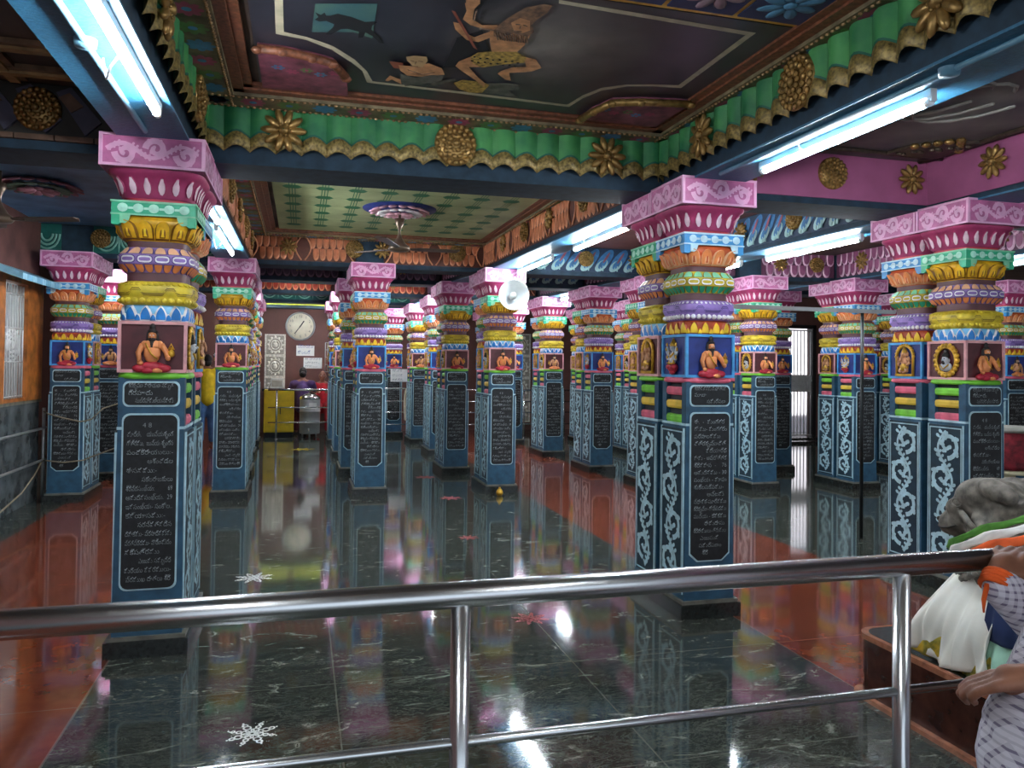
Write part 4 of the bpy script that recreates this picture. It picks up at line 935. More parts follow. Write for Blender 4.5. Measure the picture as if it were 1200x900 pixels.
for k in range(3):
    mb.tube([(3.3+.3*math.cos(t*.45)*(1-.04*t)+.15*k, 3.5+.45*math.sin(t*.45)*(1-.04*t), 3.062) for t in range(13)], .012, 4, 2)
mb.build('gilt_corner', [mat('umber_moulding', '#4c3f33', .5, var=.3, scale=30), P['rosette_gold'], mat('swirl_grey', '#94918a', .6)], pr)
plain_field(2.68, 4.3, 5.15, 9.3, '#7a4a44', 'dull red ceiling panel inside the blue feathered beams', col2='#55322f')
plain_field(4.8, 6.8, 5.1, 8.9, '#6b5346', 'brown ceiling panel above the dark iron frame', col2='#3d3434')
# ------------------------------------------------------------------ fans and lotus medallion
med = lotus('lotus_medallion', .91, 7.6, .29, [mat('lotus_pink', '#d9a3b0', .5, var=.2), P['white_paint'], P['navy']], None, disc=True)
tag(med, 'pink and white lotus medallion on a blue disc at the ceiling fan mount', 'ceiling ornament')
FANM = mat('fan_bronze', '#6a5a4c', .3, metal=.6); FANB = mat('fan_blade', '#4b3a2f', .45)
def fan(x, y, label, ang, zt=3.025):
    t = thing('ceiling_fan', label, 'fan', (x, y, 0), 0, 'ceiling fans')
    mb = MB(); mb.lathe([(.001, 2.955), (.05, 2.965), (.04, 2.915), (.016, 2.865), (.012, 2.835), (.012, 2.775)], 16); mb.build('canopy', FANM, t)
    mb = MB(); mb.tube([(0, 0, 2.715), (0, 0, 3.065)], .012, 10); mb.build('down_rod', FANM, t)
    mb = MB(); mb.lathe([(.014, 2.815), (.03, 2.775), (.065, 2.72), (.10, 2.695), (.105, 2.67), (.09, 2.65), (.03, 2.64), (.001, 2.64)], 24); mb.build('motor', FANM, t)
    for k in range(3):
        mb = MB(); R = Matrix.Rotation(ang+k*2*pi/3, 4, 'Z')
        mb.add([R @ Vector(p) for p in ((.09,-.02,2.68),(.18,-.055,2.687),(.60,-.06,2.695),(.62,0,2.695),(.60,.06,2.683),(.18,.055,2.673),(.09,.02,2.675))], [tuple(range(7))]); mb.box(.06, .2, -.012, .012, 2.668, 2.674, 0, R)
        o = mb.build('blade', FANB, t); s = o.modifiers.new('s', 'SOLIDIFY'); s.thickness = .006
fan(.91, 7.6, 'bronze ceiling fan hanging from the lotus medallion over the middle bay', .12)
fan(-2.36, 7.1, 'bronze ceiling fan beside the faded pink lotus over the left aisle', 1.9)
# ------------------------------------------------------------------ tube lights
def lamp_mat(n, col, s):
    m = bpy.data.materials.new(n); m.use_nodes = True; b = m.node_tree.nodes['Principled BSDF']
    b.inputs['Emission Color'].default_value = lin(col); b.inputs['Emission Strength'].default_value = s; b.inputs['Base Color'].default_value = (1,1,1,1); return m
LAMP = lamp_mat('tube_glow', '#f2faff', LAMP_S)
def tube(x, y0, y1, label, side=1, z=2.657, wire=True):
    t = thing('tube_light', label, 'light', (x, (y0+y1)/2, 0), 0, 'tube lights on the beams'); h = (y1-y0)/2
    mb = MB(); mb.box(-.016, .016, -h-.01, h+.01, z+.018, z+.053); mb.build('batten', P['white_plastic'], t)
    mb = MB(); mb.tube([(0, -h+.02, z), (0, h-.02, z)], .0145, 12); mb.build('tube', LAMP, t)
    for s_ in (-1, 1):
        mb = MB(); mb.tube([(0, s_*h, z), (0, s_*(h-.03), z)], .017, 10); mb.box(-.014, .014, s_*h-.012, s_*h+.012, z, z+.03); mb.build('end_cap', P['white_plastic'], t)
    if wire:
        mb = MB(); mb.tube([(-.005, -.05, z+.02), (-.05*side, -.02, z-.03), (-.085*side, .08, z-.045), (-.105*side, .13, z+.0), (-.11*side, .13, z+.05)], .0045, 6); mb.build('wire', P['white_plastic'], t)
TUBES = [(-.64, 2.5, 3.78, 'bright tube light just before the 4 8 pillar under the blue beam'), (-.66, 5.6, 6.6, 'nearer of two tube lights just beyond the 4 8 pillar'), (-.70, 6.9, 8.5, 'farther of two tube lights just beyond the 4 8 pillar'),
 (2.49, 2.62, 3.84, 'long bright tube light under the green valance beam beside the pink beams'), (2.51, 5.7, 7.0, 'tube light between the goddess pillar and the loudspeaker, nearer one'), (2.50, 7.65, 8.95, 'tube light above the loudspeaker, farther one'),
 (4.60, 5.6, 7.0, 'bright tube light under the blue feathered beam'), (4.55, 7.4, 8.6, 'tube light half hidden behind the goddess pillar'),
 (-.85, 12.0, 13.05, 'far tube light on the left line, beyond the second row'), (2.2, 11.8, 12.95, 'far tube light behind the loudspeaker line'), (4.22, 11.55, 12.4, 'far tube light over the right red strip'), (.73, 12.0, 13.0, 'far tube light right of the clock aisle'), (.72, 14.05, 15.05, 'farthest tube light on the clock aisle'), (4.1, 13.5, 14.55, 'farthest tube light over the right red strip'),
 (7.05, 5.6, 6.8, 'tube light above the red drum beyond the stone bull'), (5.72, 9.62, 10.35, 'far tube light near the gate line'), (7.02, 11.1, 12.2, 'farthest tube light near the gate'), (2.28, 14.05, 14.95, 'farthest tube light behind the loudspeaker'),
 (-.93, 16.1, 17.1, 'tube light at the far end of the left line'), (2.2, 15.98, 16.5, 'tube light at the far end of the loudspeaker line'), (4.03, 15.6, 16.25, 'tube light at the far end over the right red strip'), (5.7, 13.5, 14.45, 'tube light near the far carved panels'),
 (-.64, -.9, .3, 'tube light over the left beam behind the railing'), (2.49, -.9, .3, 'tube light over the right beam behind the railing'), (.71, 16.1, 17.2, 'tube light over the counter'), (-2.42, 10.28, 10.95, 'tube light near the left window line')]
for x, a, b, lab in TUBES: tube(x, a, b, lab, 1)
# conduit and junction box on the left beam, conduits beside the right lamps
BLUE_PIPE = mat('painted_pipe', '#5d8ba3', .45)
def conduit(x, y0, y1, label, z=2.698, box_at=None):
    mb = MB(); mb.tube([(x, y0, z), (x, y1, z)], .013, 8); o = mb.build('conduit', BLUE_PIPE); tag(o, label, 'pipe', 'conduits under the beams')
    if box_at:
        mb = MB(); mb.lathe([(.001, z-.022), (.036, z-.018), (.04, z+.012)], 18, 0, (x, box_at, 0)); mb.build('junction_box', BLUE_PIPE, o)
conduit(-.77, .7, 4.22, 'pale blue conduit with a junction box beside the tube before the 4 8 pillar', 2.698, 3.1)
conduit(2.38, .7, 4.1, 'conduit pipe beside the tube under the green valance beam', 2.698, 2.42)
# ------------------------------------------------------------------ steel railing in front
def railing(name, label, x0, x1, y, zt, zl, posts, rt=.025, rl=.010, rp=.019, grp=None):
    t = thing(name, label, 'railing', ((x0+x1)/2, y, 0), 0, grp); c = (x0+x1)/2
    mb = MB(); mb.tube([(x0-c, 0, zt), (x1-c, 0, zt)], rt, 20); mb.build('top_rail', P['steel'], t)
    for z in zl:
        mb = MB(); mb.tube([(x0-c, 0, z), (x1-c, 0, z)], rl, 12); mb.build('lower_rail', P['steel'], t)
    for px in posts:
        mb = MB(); mb.tube([(px-c, 0, .012), (px-c, 0, zt)], rp, 16); mb.lathe([(rp*1.7, 0), (rp*1.7, .012), (rp, .014)], 16, 0, (px-c, 0, 0)); mb.build('post', P['steel'], t)
    return t
railing('steel_railing', 'thick polished steel handrail with a thin lower rail, nearest of all the railings', -1.6, 1.66, 1.46, 1.112, [.832], [-.62, .302, 1.31])
railing('steel_railing', 'steel railing before the yellow cabinet and water tank', -.62, .62, 16.3, 1.0, [.64, .34], [-.455, .56], .024, .012, .02)
railing('steel_railing', 'far steel railing between the clock aisle and the loudspeaker line', 1.35, 2.5, 16.1, 1.04, [.78, .55, .3], [1.5, 2.35], .02, .012, .018)
railing('steel_railing', 'far steel railing behind the right red strip', 2.75, 5.7, 15.9, 1.02, [.78, .55, .3], [2.9, 3.7, 4.6, 5.5], .02, .012, .018)
# railing along the left dado
t = thing('steel_railing', 'thin steel railing standing along the black granite left wall', 'railing', (-2.70, 8.6, 0))
for z in (.80, .45):
    mb = MB(); mb.tube([(0, -1.6, z), (0, 1.02, z)], .014, 10); mb.build('rail', P['steel_dull'], t)
for y in (-.95, .95):
    mb = MB(); mb.tube([(0, y, 0), (0, y, 1.02)], .017, 10); mb.build('post', P['steel_dull'], t)
ROPE = mat('old_rope', '#8c7f68', .8)
def rope(label, pts):
    mb = MB(); mb.tube(pts, .008, 6); tag(mb.build('rope', ROPE), label, 'rope', 'ropes tied round the left pillars')
rope('upper rope sagging from the wall railing round the window line pillar', [(-2.70, 9.54, .98), (-2.6, 9.38, .96), (-2.45, 9.375, .915), (-2.30, 9.375, .88), (-2.255, 9.40, .885), (-2.24, 9.6, .89), (-2.24, 10.1, .98), (-2.24, 11.05, 1.0), (-2.1, 11.06, .97)])
rope('lower rope round the window line pillar', [(-2.70, 9.54, .45), (-2.6, 9.38, .46), (-2.45, 9.372, .44), (-2.262, 9.372, .46), (-2.235, 9.6, .47), (-2.235, 11.05, .44)])
rope('slack rope running from the wall railing toward the left edge', [(-2.70, 9.53, .45), (-2.62, 9.0, .36), (-2.55, 8.4, .27), (-2.5, 7.6, .2)])
# ------------------------------------------------------------------ iron frame near the right pillars
t = thing('iron_frame', 'thin dark iron pole with a crossbar beside the stone bull pillar', 'frame', (4.98, 6.05, 0))
mb = MB(); mb.tube([(0, 0, 0), (0, 0, 2.07)], .016, 8); mb.build('pole', P['black_metal'], t)
mb = MB(); mb.box(-1.35, .35, -.02, .02, 2.07, 2.105); mb.build('crossbar', P['steel_dull'], t)
# ------------------------------------------------------------------ far end: counter, tank, clock, notices, carved doors
YEL = mat('cabinet_yellow', '#d9b51f', .4, var=.12, scale=5)
t = thing('cabinet', 'yellow two-door cabinet standing behind the far steel railing', 'cabinet', (-.42, 16.95, 0))
mb = MB(); mb.box(-.30, .30, -.18, .18, .10, .98); mb.box(-.28, .28, -.16, .16, 0, .10, 1); mb.build('body', [YEL, P['black_metal']], t, bevel=.008)
for s_ in (-1, 1):
    mb = MB(); x0, x1 = (s_*.148-.143, s_*.148+.143); mb.box(x0, x1, -.195, -.18, .12, .96); mb.box(x0+.03, x1-.03, -.199, -.195, .16, .92); d_ = mb.build('door', YEL, t, bevel=.004)
    mb = MB(); mb.tube([(s_*.03, -.20, .62), (s_*.03, -.225, .60), (s_*.03, -.225, .50), (s_*.03, -.20, .48)], .008, 6); mb.build('handle', P['black_metal'], d_)
t = thing('water_tank', 'round steel water tank with lid and tap beside the yellow cabinet', 'tank', (.20, 16.72, 0))
mb = MB(); mb.lathe([(.001,.08),(.20,.08),(.205,.10),(.205,.28),(.212,.29),(.212,.31),(.205,.32),(.205,.52),(.212,.53),(.212,.55),(.205,.56),(.205,.78),(.20,.80)], 36); mb.build('body', P['steel_dull'], t)
mb = MB(); mb.lathe([(.205,.79),(.215,.80),(.20,.84),(.12,.90),(.05,.925),(.02,.93),(.018,.96),(.028,.975),(.022,1.0),(.001,1.005)], 32); mb.build('lid', P['steel'], t)
for a in (.6, 2.7, 4.7):
    mb = MB(); mb.tube([(.16*math.cos(a), .16*math.sin(a), 0), (.16*math.cos(a), .16*math.sin(a), .09)], .018, 8); mb.build('foot', P['steel_dull'], t)
mb = MB(); mb.tube([(-.02, -.20, .17), (-.02, -.26, .17), (-.02, -.27, .14)], .012, 8); mb.box(-.03, -.01, -.25, -.235, .17, .20); mb.build('tap', P['steel'], t)
mb = MB(); mb.grid(lambda i, j: (.207*math.sin(-.1+.16*i), -.207*math.cos(-.1+.16*i), .62+.1*j), 6, 2, 0); mb.build('label_patch', P['white_plastic'], t)
# clock
t = thing('wall_clock', 'round white wall clock on the brown wall above the counter', 'clock', (-.02, 17.99, 2.36))
mb = MB(); mb.lathe([(.001,-.03),(.285,-.03),(.30,-.05),(.32,-.04),(.325,0)], 40, axis='y'); mb.build('case', P['steel_dull'], t)
mb = MB(); mb.lathe([(.001,-.052),(.285,-.052),(.285,-.03)], 40, axis='y'); face = mb.build('dial', mat('dial_cream', '#efe9d2', .5, var=.03), t)
CLK = mat('clock_black', '#1b1b1b', .5)
for i in range(1, 13):
    v, f = text_mesh([(0, str(i))], .085, .1); w_ = max(p[0] for p in v); h_ = max(p[1] for p in v); a = pi/2-i*pi/6
    mb = MB(); mb.add([(p[0]-w_/2+.225*math.cos(a), -.0535, p[1]-h_/2+.225*math.sin(a)) for p in v], f); mb.build('numeral', CLK, face)
for l, a, w_, nm in ((.14, pi/2-(1+6/60)*pi/6, .012, 'hour_hand'), (.21, pi/2-36*pi/30, .009, 'minute_hand')):
    mb = MB(); R = Matrix.Rotation(-a, 4, 'Y'); mb.box(-.03, l, -.058, -.055, -w_, w_, 0, R); mb.build(nm, CLK, t)
PAPER = mat('paper_white', '#f1f1ee', .8, var=.02); INK = mat('ink_blue', '#2a4fa0', .7); INK2 = mat('ink_grey', '#77808c', .7)
def notice(x0, x1, z0, z1, y, label, lines, ink, size):
    t = thing('paper_notice', label, 'notice', ((x0+x1)/2, y, (z0+z1)/2), 0, 'paper notices'); hw, hh = (x1-x0)/2, (z1-z0)/2
    mb = MB(); mb.box(-hw, hw, -.004, 0, -hh, hh); mb.build('sheet', PAPER, t)
    v, f = text_mesh([(0, s_) for s_ in lines], size, size*1.35, hw*1.7); mb = MB(); mb.add([(p[0]-hw*.85, -.006, p[1]+hh*.55) for p in v], f); mb.build('print', ink, t)
notice(-.10-.0, .29, 1.70, 1.93, 17.98, 'white notice with blue print under the clock', ['ప్రసాదము', 'కౌంటర్'], INK, .1)
notice(.06, .46, 1.42, 1.66, 17.98, 'pale notice with faint print, lower right of the clock', ['శ్రీ స్వామివారి', 'అన్నదానము', 'వివరములు'], INK2, .06)
notice(1.83-.05, 2.2-.02, 1.18, 1.44, 16.03, 'white notice hanging at the far railing right of the clock aisle', ['గమనిక', 'లోపలికి', 'రావద్దు'], INK2, .07)
CARVE = mat('silver_carving', '#e6e1d4', .5, metal=.1, var=.2, scale=25, bump=.6); CARVED = mat('carving_shadow', '#a39d90', .5)
def carved(x, y, w_, z0, z1, label, n=3):
    t = thing('carved_door_panel', label, 'door panel', (x, y, 0), 0, 'carved silver door panels'); hw = w_/2
    mb = MB(); mb.box(-hw, hw, 0, .05, z0, z1); mb.build('leaf', CARVE, t)
    h = (z1-z0)/n
    for i in range(n):
        mb = MB(); zc = z0+h*(i+.5); mb.box(-hw*.84, hw*.84, -.008, .002, zc-h*.44, zc+h*.44, 1)
        for k in range(3): mb.tube([(hw*(.2+.2*k)*math.cos(q*pi/10), -.014, zc+h*(.1+.11*k)*math.sin(q*pi/10)) for q in range(20)], .012, 5, closed=True)
        for q in range(12): mb.ell((hw*.70*math.cos(q*pi/6), -.012, zc+h*.37*math.sin(q*pi/6)), (.03,.015,.03), 0, None, 6, 4)
        mb.ell((0, -.016, zc), (.05,.03,.06), 0); mb.ell((0, -.02, zc+.07), (.03,.03,.03), 0)
        mb.build('carved_field', [CARVE, CARVED], t)
carved(-.55, 17.95, .44, .75, 2.17, 'silver carved door panel left of the clock')
carved(5.75, 17.8, .5, .2, 2.3, 'tall silver carved door panel far behind the right red strip', 4)
carved(5.05, 17.8, .5, .2, 2.3, 'silver carved door panel beside the tall far one', 4)
mb = MB(); mb.box(-.75, .24, 17.62, 17.90, .0, .92); mb.box(-.8, .26, 17.60, 17.92, .92, .97, 1); tag(mb.build('counter', [mat('counter_dark', '#3a2a26', .5), P['granite_black']]), 'dark serving counter below the wall clock', 'counter')
mb = MB(); mb.box(-.62, -.36, 17.68, 17.88, .972, 1.20); mb.box(-.60, -.38, 17.675, 17.68, 1.02, 1.16, 1); tag(mb.build('cash_box', [mat('box_grey', '#c7c7c0', .5), CARVED], bevel=.006), 'small pale box on the counter left of the seated woman', 'box')
# folded grille by the counter
mb = MB()
for i in range(5): mb.tube([(.50+.05*i, 17.0, 1.36), (.50+.05*i, 17.0, 1.98)], .008, 6)
for i in range(5): mb.tube([(.50, 17.0, 1.36+.155*i), (.70, 17.0, 1.36+.155*i)], .008, 6)
tag(mb.build('wire_rack', P['steel_dull']), 'small steel wire rack right of the notices', 'rack')
# ------------------------------------------------------------------ loudspeaker
t = thing('horn_loudspeaker', 'white horn loudspeaker mounted on a pillar capital', 'loudspeaker', (2.44, 9.02, 2.37), -.18)
mb = MB(); mb.lathe([(.176,-.30),(.180,-.30),(.178,-.288),(.15,-.22),(.115,-.14),(.085,-.06),(.07,0),(.065,.0)], 32, axis='y'); mb.lathe([(.172,-.298),(.14,-.21),(.105,-.13),(.06,-.05),(.001,-.04)], 32, axis='y'); mb.build('horn', P['white_plastic'], t)
mb = MB(); mb.lathe([(.001,-.24),(.03,-.235),(.042,-.20),(.045,-.12),(.03,-.05)], 20, axis='y'); mb.build('reflex_cone', mat('cone_grey', '#b6bab6', .4), t)
mb = MB(); mb.lathe([(.07,0),(.075,.01),(.075,.09),(.06,.11),(.001,.112)], 20, axis='y'); mb.build('driver', P['white_plastic'], t)
mb = MB(); mb.tube([(-.07,.02,0),(-.09,.05,.09),(-.02,.10,.20),(0,.14,.22)], .012, 6); mb.build('bracket', P['steel_dull'], t)
# ------------------------------------------------------------------ rangoli powder drawings and small things on the floor
def rangoli(x, y, r, label, m, seed=1):
    mb = MB(); rng = random.Random(seed)
    def loop(cx, cy, rr, w_):
        n = 14; vs = []
        for k in range(n):
            a = 2*pi*k/n
            for q in (1, -1): ww = w_*(.8+.4*rng.random()); vs.append((cx+(rr+q*ww/2)*math.cos(a), cy+(rr+q*ww/2)*math.sin(a), .0015))
        mb.add(vs, [(2*k, 2*k+1, (2*k+3) % (2*n), (2*k+2) % (2*n)) for k in range(n)])
    def blob(cx, cy, rr): mb.add([(cx+rr*(.7+.5*rng.random())*math.cos(k*pi/4), cy+rr*(.7+.5*rng.random())*math.sin(k*pi/4), .0017) for k in range(8)], [tuple(range(8))])
    for k in range(8):
        a = 2*pi*k/8
        for f, s_ in ((.28, .16), (.56, .14), (.8, .10)):
            loop(r*f*math.cos(a), r*f*math.sin(a), r*s_*(1 if k % 2 == 0 or f < .5 else .7), r*.07)
        for q in range(3): blob(r*(1-.1*q)*math.cos(a+.05*q), r*(1-.1*q)*math.sin(a+.05*q), r*.05)
    loop(0, 0, r*.1, r*.07)
    for _ in range(26): a = rng.random()*2*pi; q = r*(.4+.75*rng.random()); blob(q*math.cos(a), q*math.sin(a), r*.018)
    o = mb.build('rangoli', m, None, (x, y, 0), .4, keep=True); tag(o, label, 'rangoli', 'rangoli drawings on the floor')
WHP = mat('rangoli_white', '#f4f4f0', .9, var=.03); RDP = mat('rangoli_red', '#c96a6a', .9, var=.15); YLP = mat('rangoli_yellow', '#d8b630', .9)
rangoli(-.17, 3.43, .105, 'large white rangoli flower on black granite nearest the handrail', WHP, 1); rangoli(-.30, 5.89, .13, 'white rangoli flower on the floor beyond the nearest one, beside the 4 8 pillar', WHP, 2)
rangoli(1.38, 4.58, .11, 'pale red rangoli just beyond the railing post', RDP, 3); rangoli(1.48, 6.84, .09, 'small red rangoli in the middle of the floor', RDP, 4)
rangoli(1.67, 10.6, .14, 'small red rangoli left of the loudspeaker pillar', RDP, 5); rangoli(1.12, 12.4, .14, 'faint red rangoli between the far pillars', RDP, 6); rangoli(1.7, 8.9, .13, 'red rangoli before the loudspeaker pillar', RDP, 8)
rangoli(.06, 14.4, .22, 'yellow powder mark before the water tank', YLP, 7)
mb = MB(); mb.lathe([(.001,.0),(.03,.004),(.042,.03),(.04,.055),(.022,.08),(.012,.09),(.014,.10),(.001,.104)], 20, 0, (2.30, 8.95, 0)); tag(mb.build('brass_bell', P['gold_paint']), 'small golden bell-shaped pot at the foot of the loudspeaker pillar', 'pot')
# coil of rope over the far railing
mb = MB()
for k in range(4): mb.tube([(2.12+.05*math.sin(q*pi/10+k)+.012*k, 16.02-.015*k, .72+.32*math.cos(q*pi/10)) for q in range(20)], .018, 6, closed=True)
tag(mb.build('rope_coil', mat('jute', '#c9bfa6', .8)), 'coil of pale rope hanging on the far railing', 'rope')
# red cloth-covered drum and cream stool behind the bull
t = thing('drum', 'dark red cloth-covered drum with a grey lid behind the stone bull', 'drum', (6.62, 6.0, 0))
mb = MB(); mb.lathe([(.001,.62),(.27,.62),(.28,.66),(.275,.80),(.285,.97),(.26,.98)], 28); mb.build('cloth_cover', mat('dark_red_cloth', '#7d1424', .7, var=.3, scale=18, bump=.4), t)
mb = MB(); mb.lathe([(.26,.965),(.30,.975),(.30,.995),(.2,1.02),(.001,1.025)], 28); mb.build('lid', mat('lid_grey', '#77736a', .5), t)
t = thing('stool', 'cream painted stool under the red drum', 'stool', (6.62, 6.0, 0)); CRM = mat('cream_paint', '#d9cba8', .5, var=.1)
mb = MB(); mb.lathe([(.001,.575),(.26,.575),(.27,.59),(.26,.615),(.001,.618)], 24); mb.build('seat', CRM, t)
for a in range(4):
    mb = MB(); c, s_ = math.cos(a*pi/2+.6), math.sin(a*pi/2+.6); mb.tube([(.22*c, .22*s_, 0), (.19*c, .19*s_, .3), (.2*c, .2*s_, .58)], [.03,.022,.034], 10); mb.build('leg', CRM, t)
mb = MB(); mb.lathe([(.17,.40),(.21,.42),(.21,.46),(.17,.48)], 20); mb.build('stretcher_ring', CRM, t)
# ------------------------------------------------------------------ pedestal and stone bull
PEDX0, PEDX1, PEDY0, PEDY1 = 2.60, 3.36, 1.75, 3.20
def rrect(x0, x1, y0, y1, r, n=6):
    o = []
    for cx, cy, a0 in ((x1-r, y1-r, 0), (x0+r, y1-r, 90), (x0+r, y0+r, 180), (x1-r, y0+r, 270)):
        for i in range(n): a = math.radians(a0+90*i/(n-1)); o.append((cx+r*math.cos(a), cy+r*math.sin(a)))
    return o
t = thing('pedestal', 'red-brown granite pedestal with a black top under the stone bull', 'pedestal', ((PEDX0+PEDX1)/2, (PEDY0+PEDY1)/2, 0)); cx, cy = t.location[0], t.location[1]
hx, hy = (PEDX1-PEDX0)/2, (PEDY1-PEDY0)/2
PRED = mat('pedestal_red', '#46241c', .16, var=.25, scale=12); PEDGE = mat('pedestal_edge', '#a5694f', .25, var=.2, scale=20)
mb = MB(); mb.prism(rrect(-hx, hx, -hy, hy, .09), 0, .275, 0, 'xy'); mb.prism(rrect(-hx-.03, hx+.03, -hy-.03, hy+.03, .1), 0, .02, 1, 'xy'); mb.build('base', [PRED, PEDGE], t)
mb = MB(); mb.prism(rrect(-hx-.006, hx+.006, -hy-.006, hy+.006, .09), .275, .30, 1, 'xy'); mb.prism(rrect(-hx+.02, hx-.02, -hy+.02, hy-.02, .08), .30, .303, 0, 'xy'); mb.build('top_slab', [P['granite_black'], PEDGE], t)
STONE = mat('grey_stone', '#7d766d', .75, var=.3, scale=22, bump=.35)
bx = 2.98
bull = thing('bull_statue', 'grey stone seated bull statue with a tricolour sash, facing the far end', 'statue', (bx, 2.45, .303))
mb = MB(); B = lambda c, r, R=None: mb.ell(c, r, 0, R, 20, 14)
rx = lambda a: Matrix.Rotation(a, 3, 'X')
B((0,-.12,.27), (.25,.46,.27)); B((0,.16,.33), (.235,.26,.30)); B((0,-.42,.22), (.24,.26,.22)); B((0,.06,.60), (.12,.17,.13)); B((0,.22,.52), (.155,.20,.20))
mb.cap((0,.18,.56), .15, (0,.33,.64), .125); mb.cap((0,.30,.66), .118, (0,.40,.66), .105); mb.cap((0,.38,.64), .105, (0,.535,.535), .066); B((0,.545,.535), (.074,.052,.058)); B((0,.34,.56), (.085,.13,.10)); B((0,.55,.505), (.062,.045,.030))
for s_ in (-1, 1):
    B((s_*.088,.33,.70), (.058,.115,.072), rx(-.35)); B((s_*.062,.47,.625), (.036,.055,.04), rx(-.6)); B((s_*.10,.40,.655), (.024,.034,.026)); B((s_*.115,.20,.735), (.045,.10,.045), rx(.25))
    mb.cap((s_*.20,.12,.16), .11, (s_*.20,.42,.09), .065); mb.cap((s_*.20,.42,.09), .062, (s_*.17,.30,.05), .05); mb.cap((s_*.22,-.40,.16), .14, (s_*.25,-.10,.08), .075); mb.cap((s_*.25,-.10,.07), .065, (s_*.22,-.30,.05), .05)
    mb.cap((s_*.12,.285,.60), .036, (s_*.165,.20,.535), .03)
    B((s_*.045,.585,.545), (.012,.012,.012))
mb.tube([(0,-.56,.3),(.05,-.62,.2),(.12,-.58,.08),(.14,-.45,.04)], [.03,.026,.022,.02], 8)
body = baked(mb, 'body', STONE, bull, .0075, 3)
for s_ in (-1, 1):  # ears: hollow leaves hanging back from the head
    pts = [(s_*.122,.385,.625),(s_*.152,.345,.615),(s_*.178,.28,.585),(s_*.176,.235,.55),(s_*.155,.25,.53),(s_*.132,.33,.565)]
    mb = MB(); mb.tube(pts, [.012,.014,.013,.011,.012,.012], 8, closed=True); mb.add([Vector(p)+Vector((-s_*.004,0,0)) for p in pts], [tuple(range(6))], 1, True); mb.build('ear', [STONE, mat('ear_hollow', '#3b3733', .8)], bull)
    mb = MB(); mb.tube([(s_*.128,.40+.026*math.cos(q*pi/6),.655+.018*math.sin(q*pi/6)) for q in range(12)], .005, 6, closed=True); mb.ell((s_*.124,.40,.655), (.010,.028,.020), 0, None, 10, 6); mb.build('eye', STONE, bull)
STONE_D = mat('dark_stone', '#37332f', .8, var=.3, scale=22)
for s_ in (-1, 1):
    mb = MB(); mb.ell((s_*.048,.578,.548), (.013,.016,.011), 0, None, 10, 6); mb.build('nostril', STONE_D, bull)
    mb = MB(); mb.tube([(s_*.012,.602,.517),(s_*.045,.588,.514),(s_*.067,.548,.512),(s_*.074,.50,.522),(s_*.078,.455,.54)], [.003,.005,.006,.005,.003], 6); mb.build('mouth_line', STONE_D, bull)
def loop_at(a, k, rad=1.0):
    """point on the slanted neck loop: a = 0 at the chest, pi over the hump; k shifts it toward the head"""
    t_ = (1-math.cos(a))/2
    return Vector((-(.22+.02*math.sin(t_*pi))*rad*math.sin(a),   .46-.47*t_*rad+k*.55+.02*(rad-1), .380+.270*t_+k*.80))
mb = MB()  # carved bead collar, three strands over the chest and shoulders
for r_ in range(2):
    for q in range(52):
        a = -pi*.82+2*pi*.82*q/51; p = loop_at(a, -.082-.032*r_, 1.10+.04*r_)
        mb.ell(p, (.0165,.0165,.0165), 0, None, 8, 6)
mb.build('bead_collar', STONE, bull)
# sash: green, white and orange strips tied round the neck
def strip(k0, k1, m, name, parent, rad):
    mb = MB()
    def F(i, j):
        a = 2*pi*i/60; k = k0+(k1-k0)*j/4; p = loop_at(a, k, rad); p.z += .006*math.sin(i*.9+j); p.x *= 1+.015*math.sin(i*1.7+2*j); return p
    mb.grid(F, 60, 5, 0, True, True); o = mb.build(name, m, parent, keep=True); s_ = o.modifiers.new('s', 'SOLIDIFY'); s_.thickness = .006; return o
sash = strip(-.014, .024, mat('sash_white', '#eceae4', .8, var=.05), 'tricolour_sash', None, 1.07); sash.location = (bx, 2.45, .303); tag(sash, 'green, white and orange sash round the stone bull neck', 'sash')
strip(.02, .052, mat('sash_green', '#4f8a2e', .8, var=.15), 'green_strip', sash, 1.03); strip(-.058, -.012, mat('sash_orange', '#f0632a', .8, var=.1), 'orange_strip', sash, 1.10)
# cloths over the flank (left side hangs to the pedestal edge)
def drape(name, label, m, y0t, y1t, y0b, y1b, ztop, zbot, xt, xb_, folds, amp, wave=.0, cat='cloth', parent=None, over=.10):
    mb = MB(); nu, nv = 61, 26
    def F(i, j):
        u = i/(nu-1); v = j/(nv-1); y = (y0t+(y1t-y0t)*u)*(1-v)+(y0b+(y1b-y0b)*u)*v
        w_ = v**.8; x = xt+(xb_-xt)*math.sin(min(1, v*1.25)*pi/2)**1.2
        f = (math.sin(2*pi*(u*folds*.55-.9*v+.25*math.sin(5*u)))*.8+math.sin(2*pi*(u*folds*1.13+.6*v*v)+1.0)*.55+math.sin(2*pi*(u*folds*2.1-.5*v)+2.3)*.22)*amp*(.2+.9*w_)
        z = ztop+(zbot-ztop)*v+(wave*math.sin(u*pi*3))*v-.05*math.sin(u*pi)*(v*(1-v))*0
        return (x-f, y+f*.4, z)
    mb.grid(F, nu, nv, 0); o = mb.build(name, m, parent, keep=True); s_ = o.modifiers.new('s', 'SOLIDIFY'); s_.thickness = .004
    if label: tag(o, label, cat)
    return o
drape('white_cloth', 'white cotton cloth draped down the flank of the stone bull', mat('white_cotton', '#efece2', .85, var=.05, scale=6), 2.50, 2.735, 2.47, 2.90, .80, .318, 2.86, 2.628, 4.2, .016, .012)
drape('printed_cloth', 'yellow and green printed cloth showing under the white cloth', mat('yellow_print', '#c9a62c', .85, col2='#3f5a2a', scale=26), 2.35, 2.72, 2.30, 2.925, .60, .307, 2.80, 2.642, 5, .010, .008)
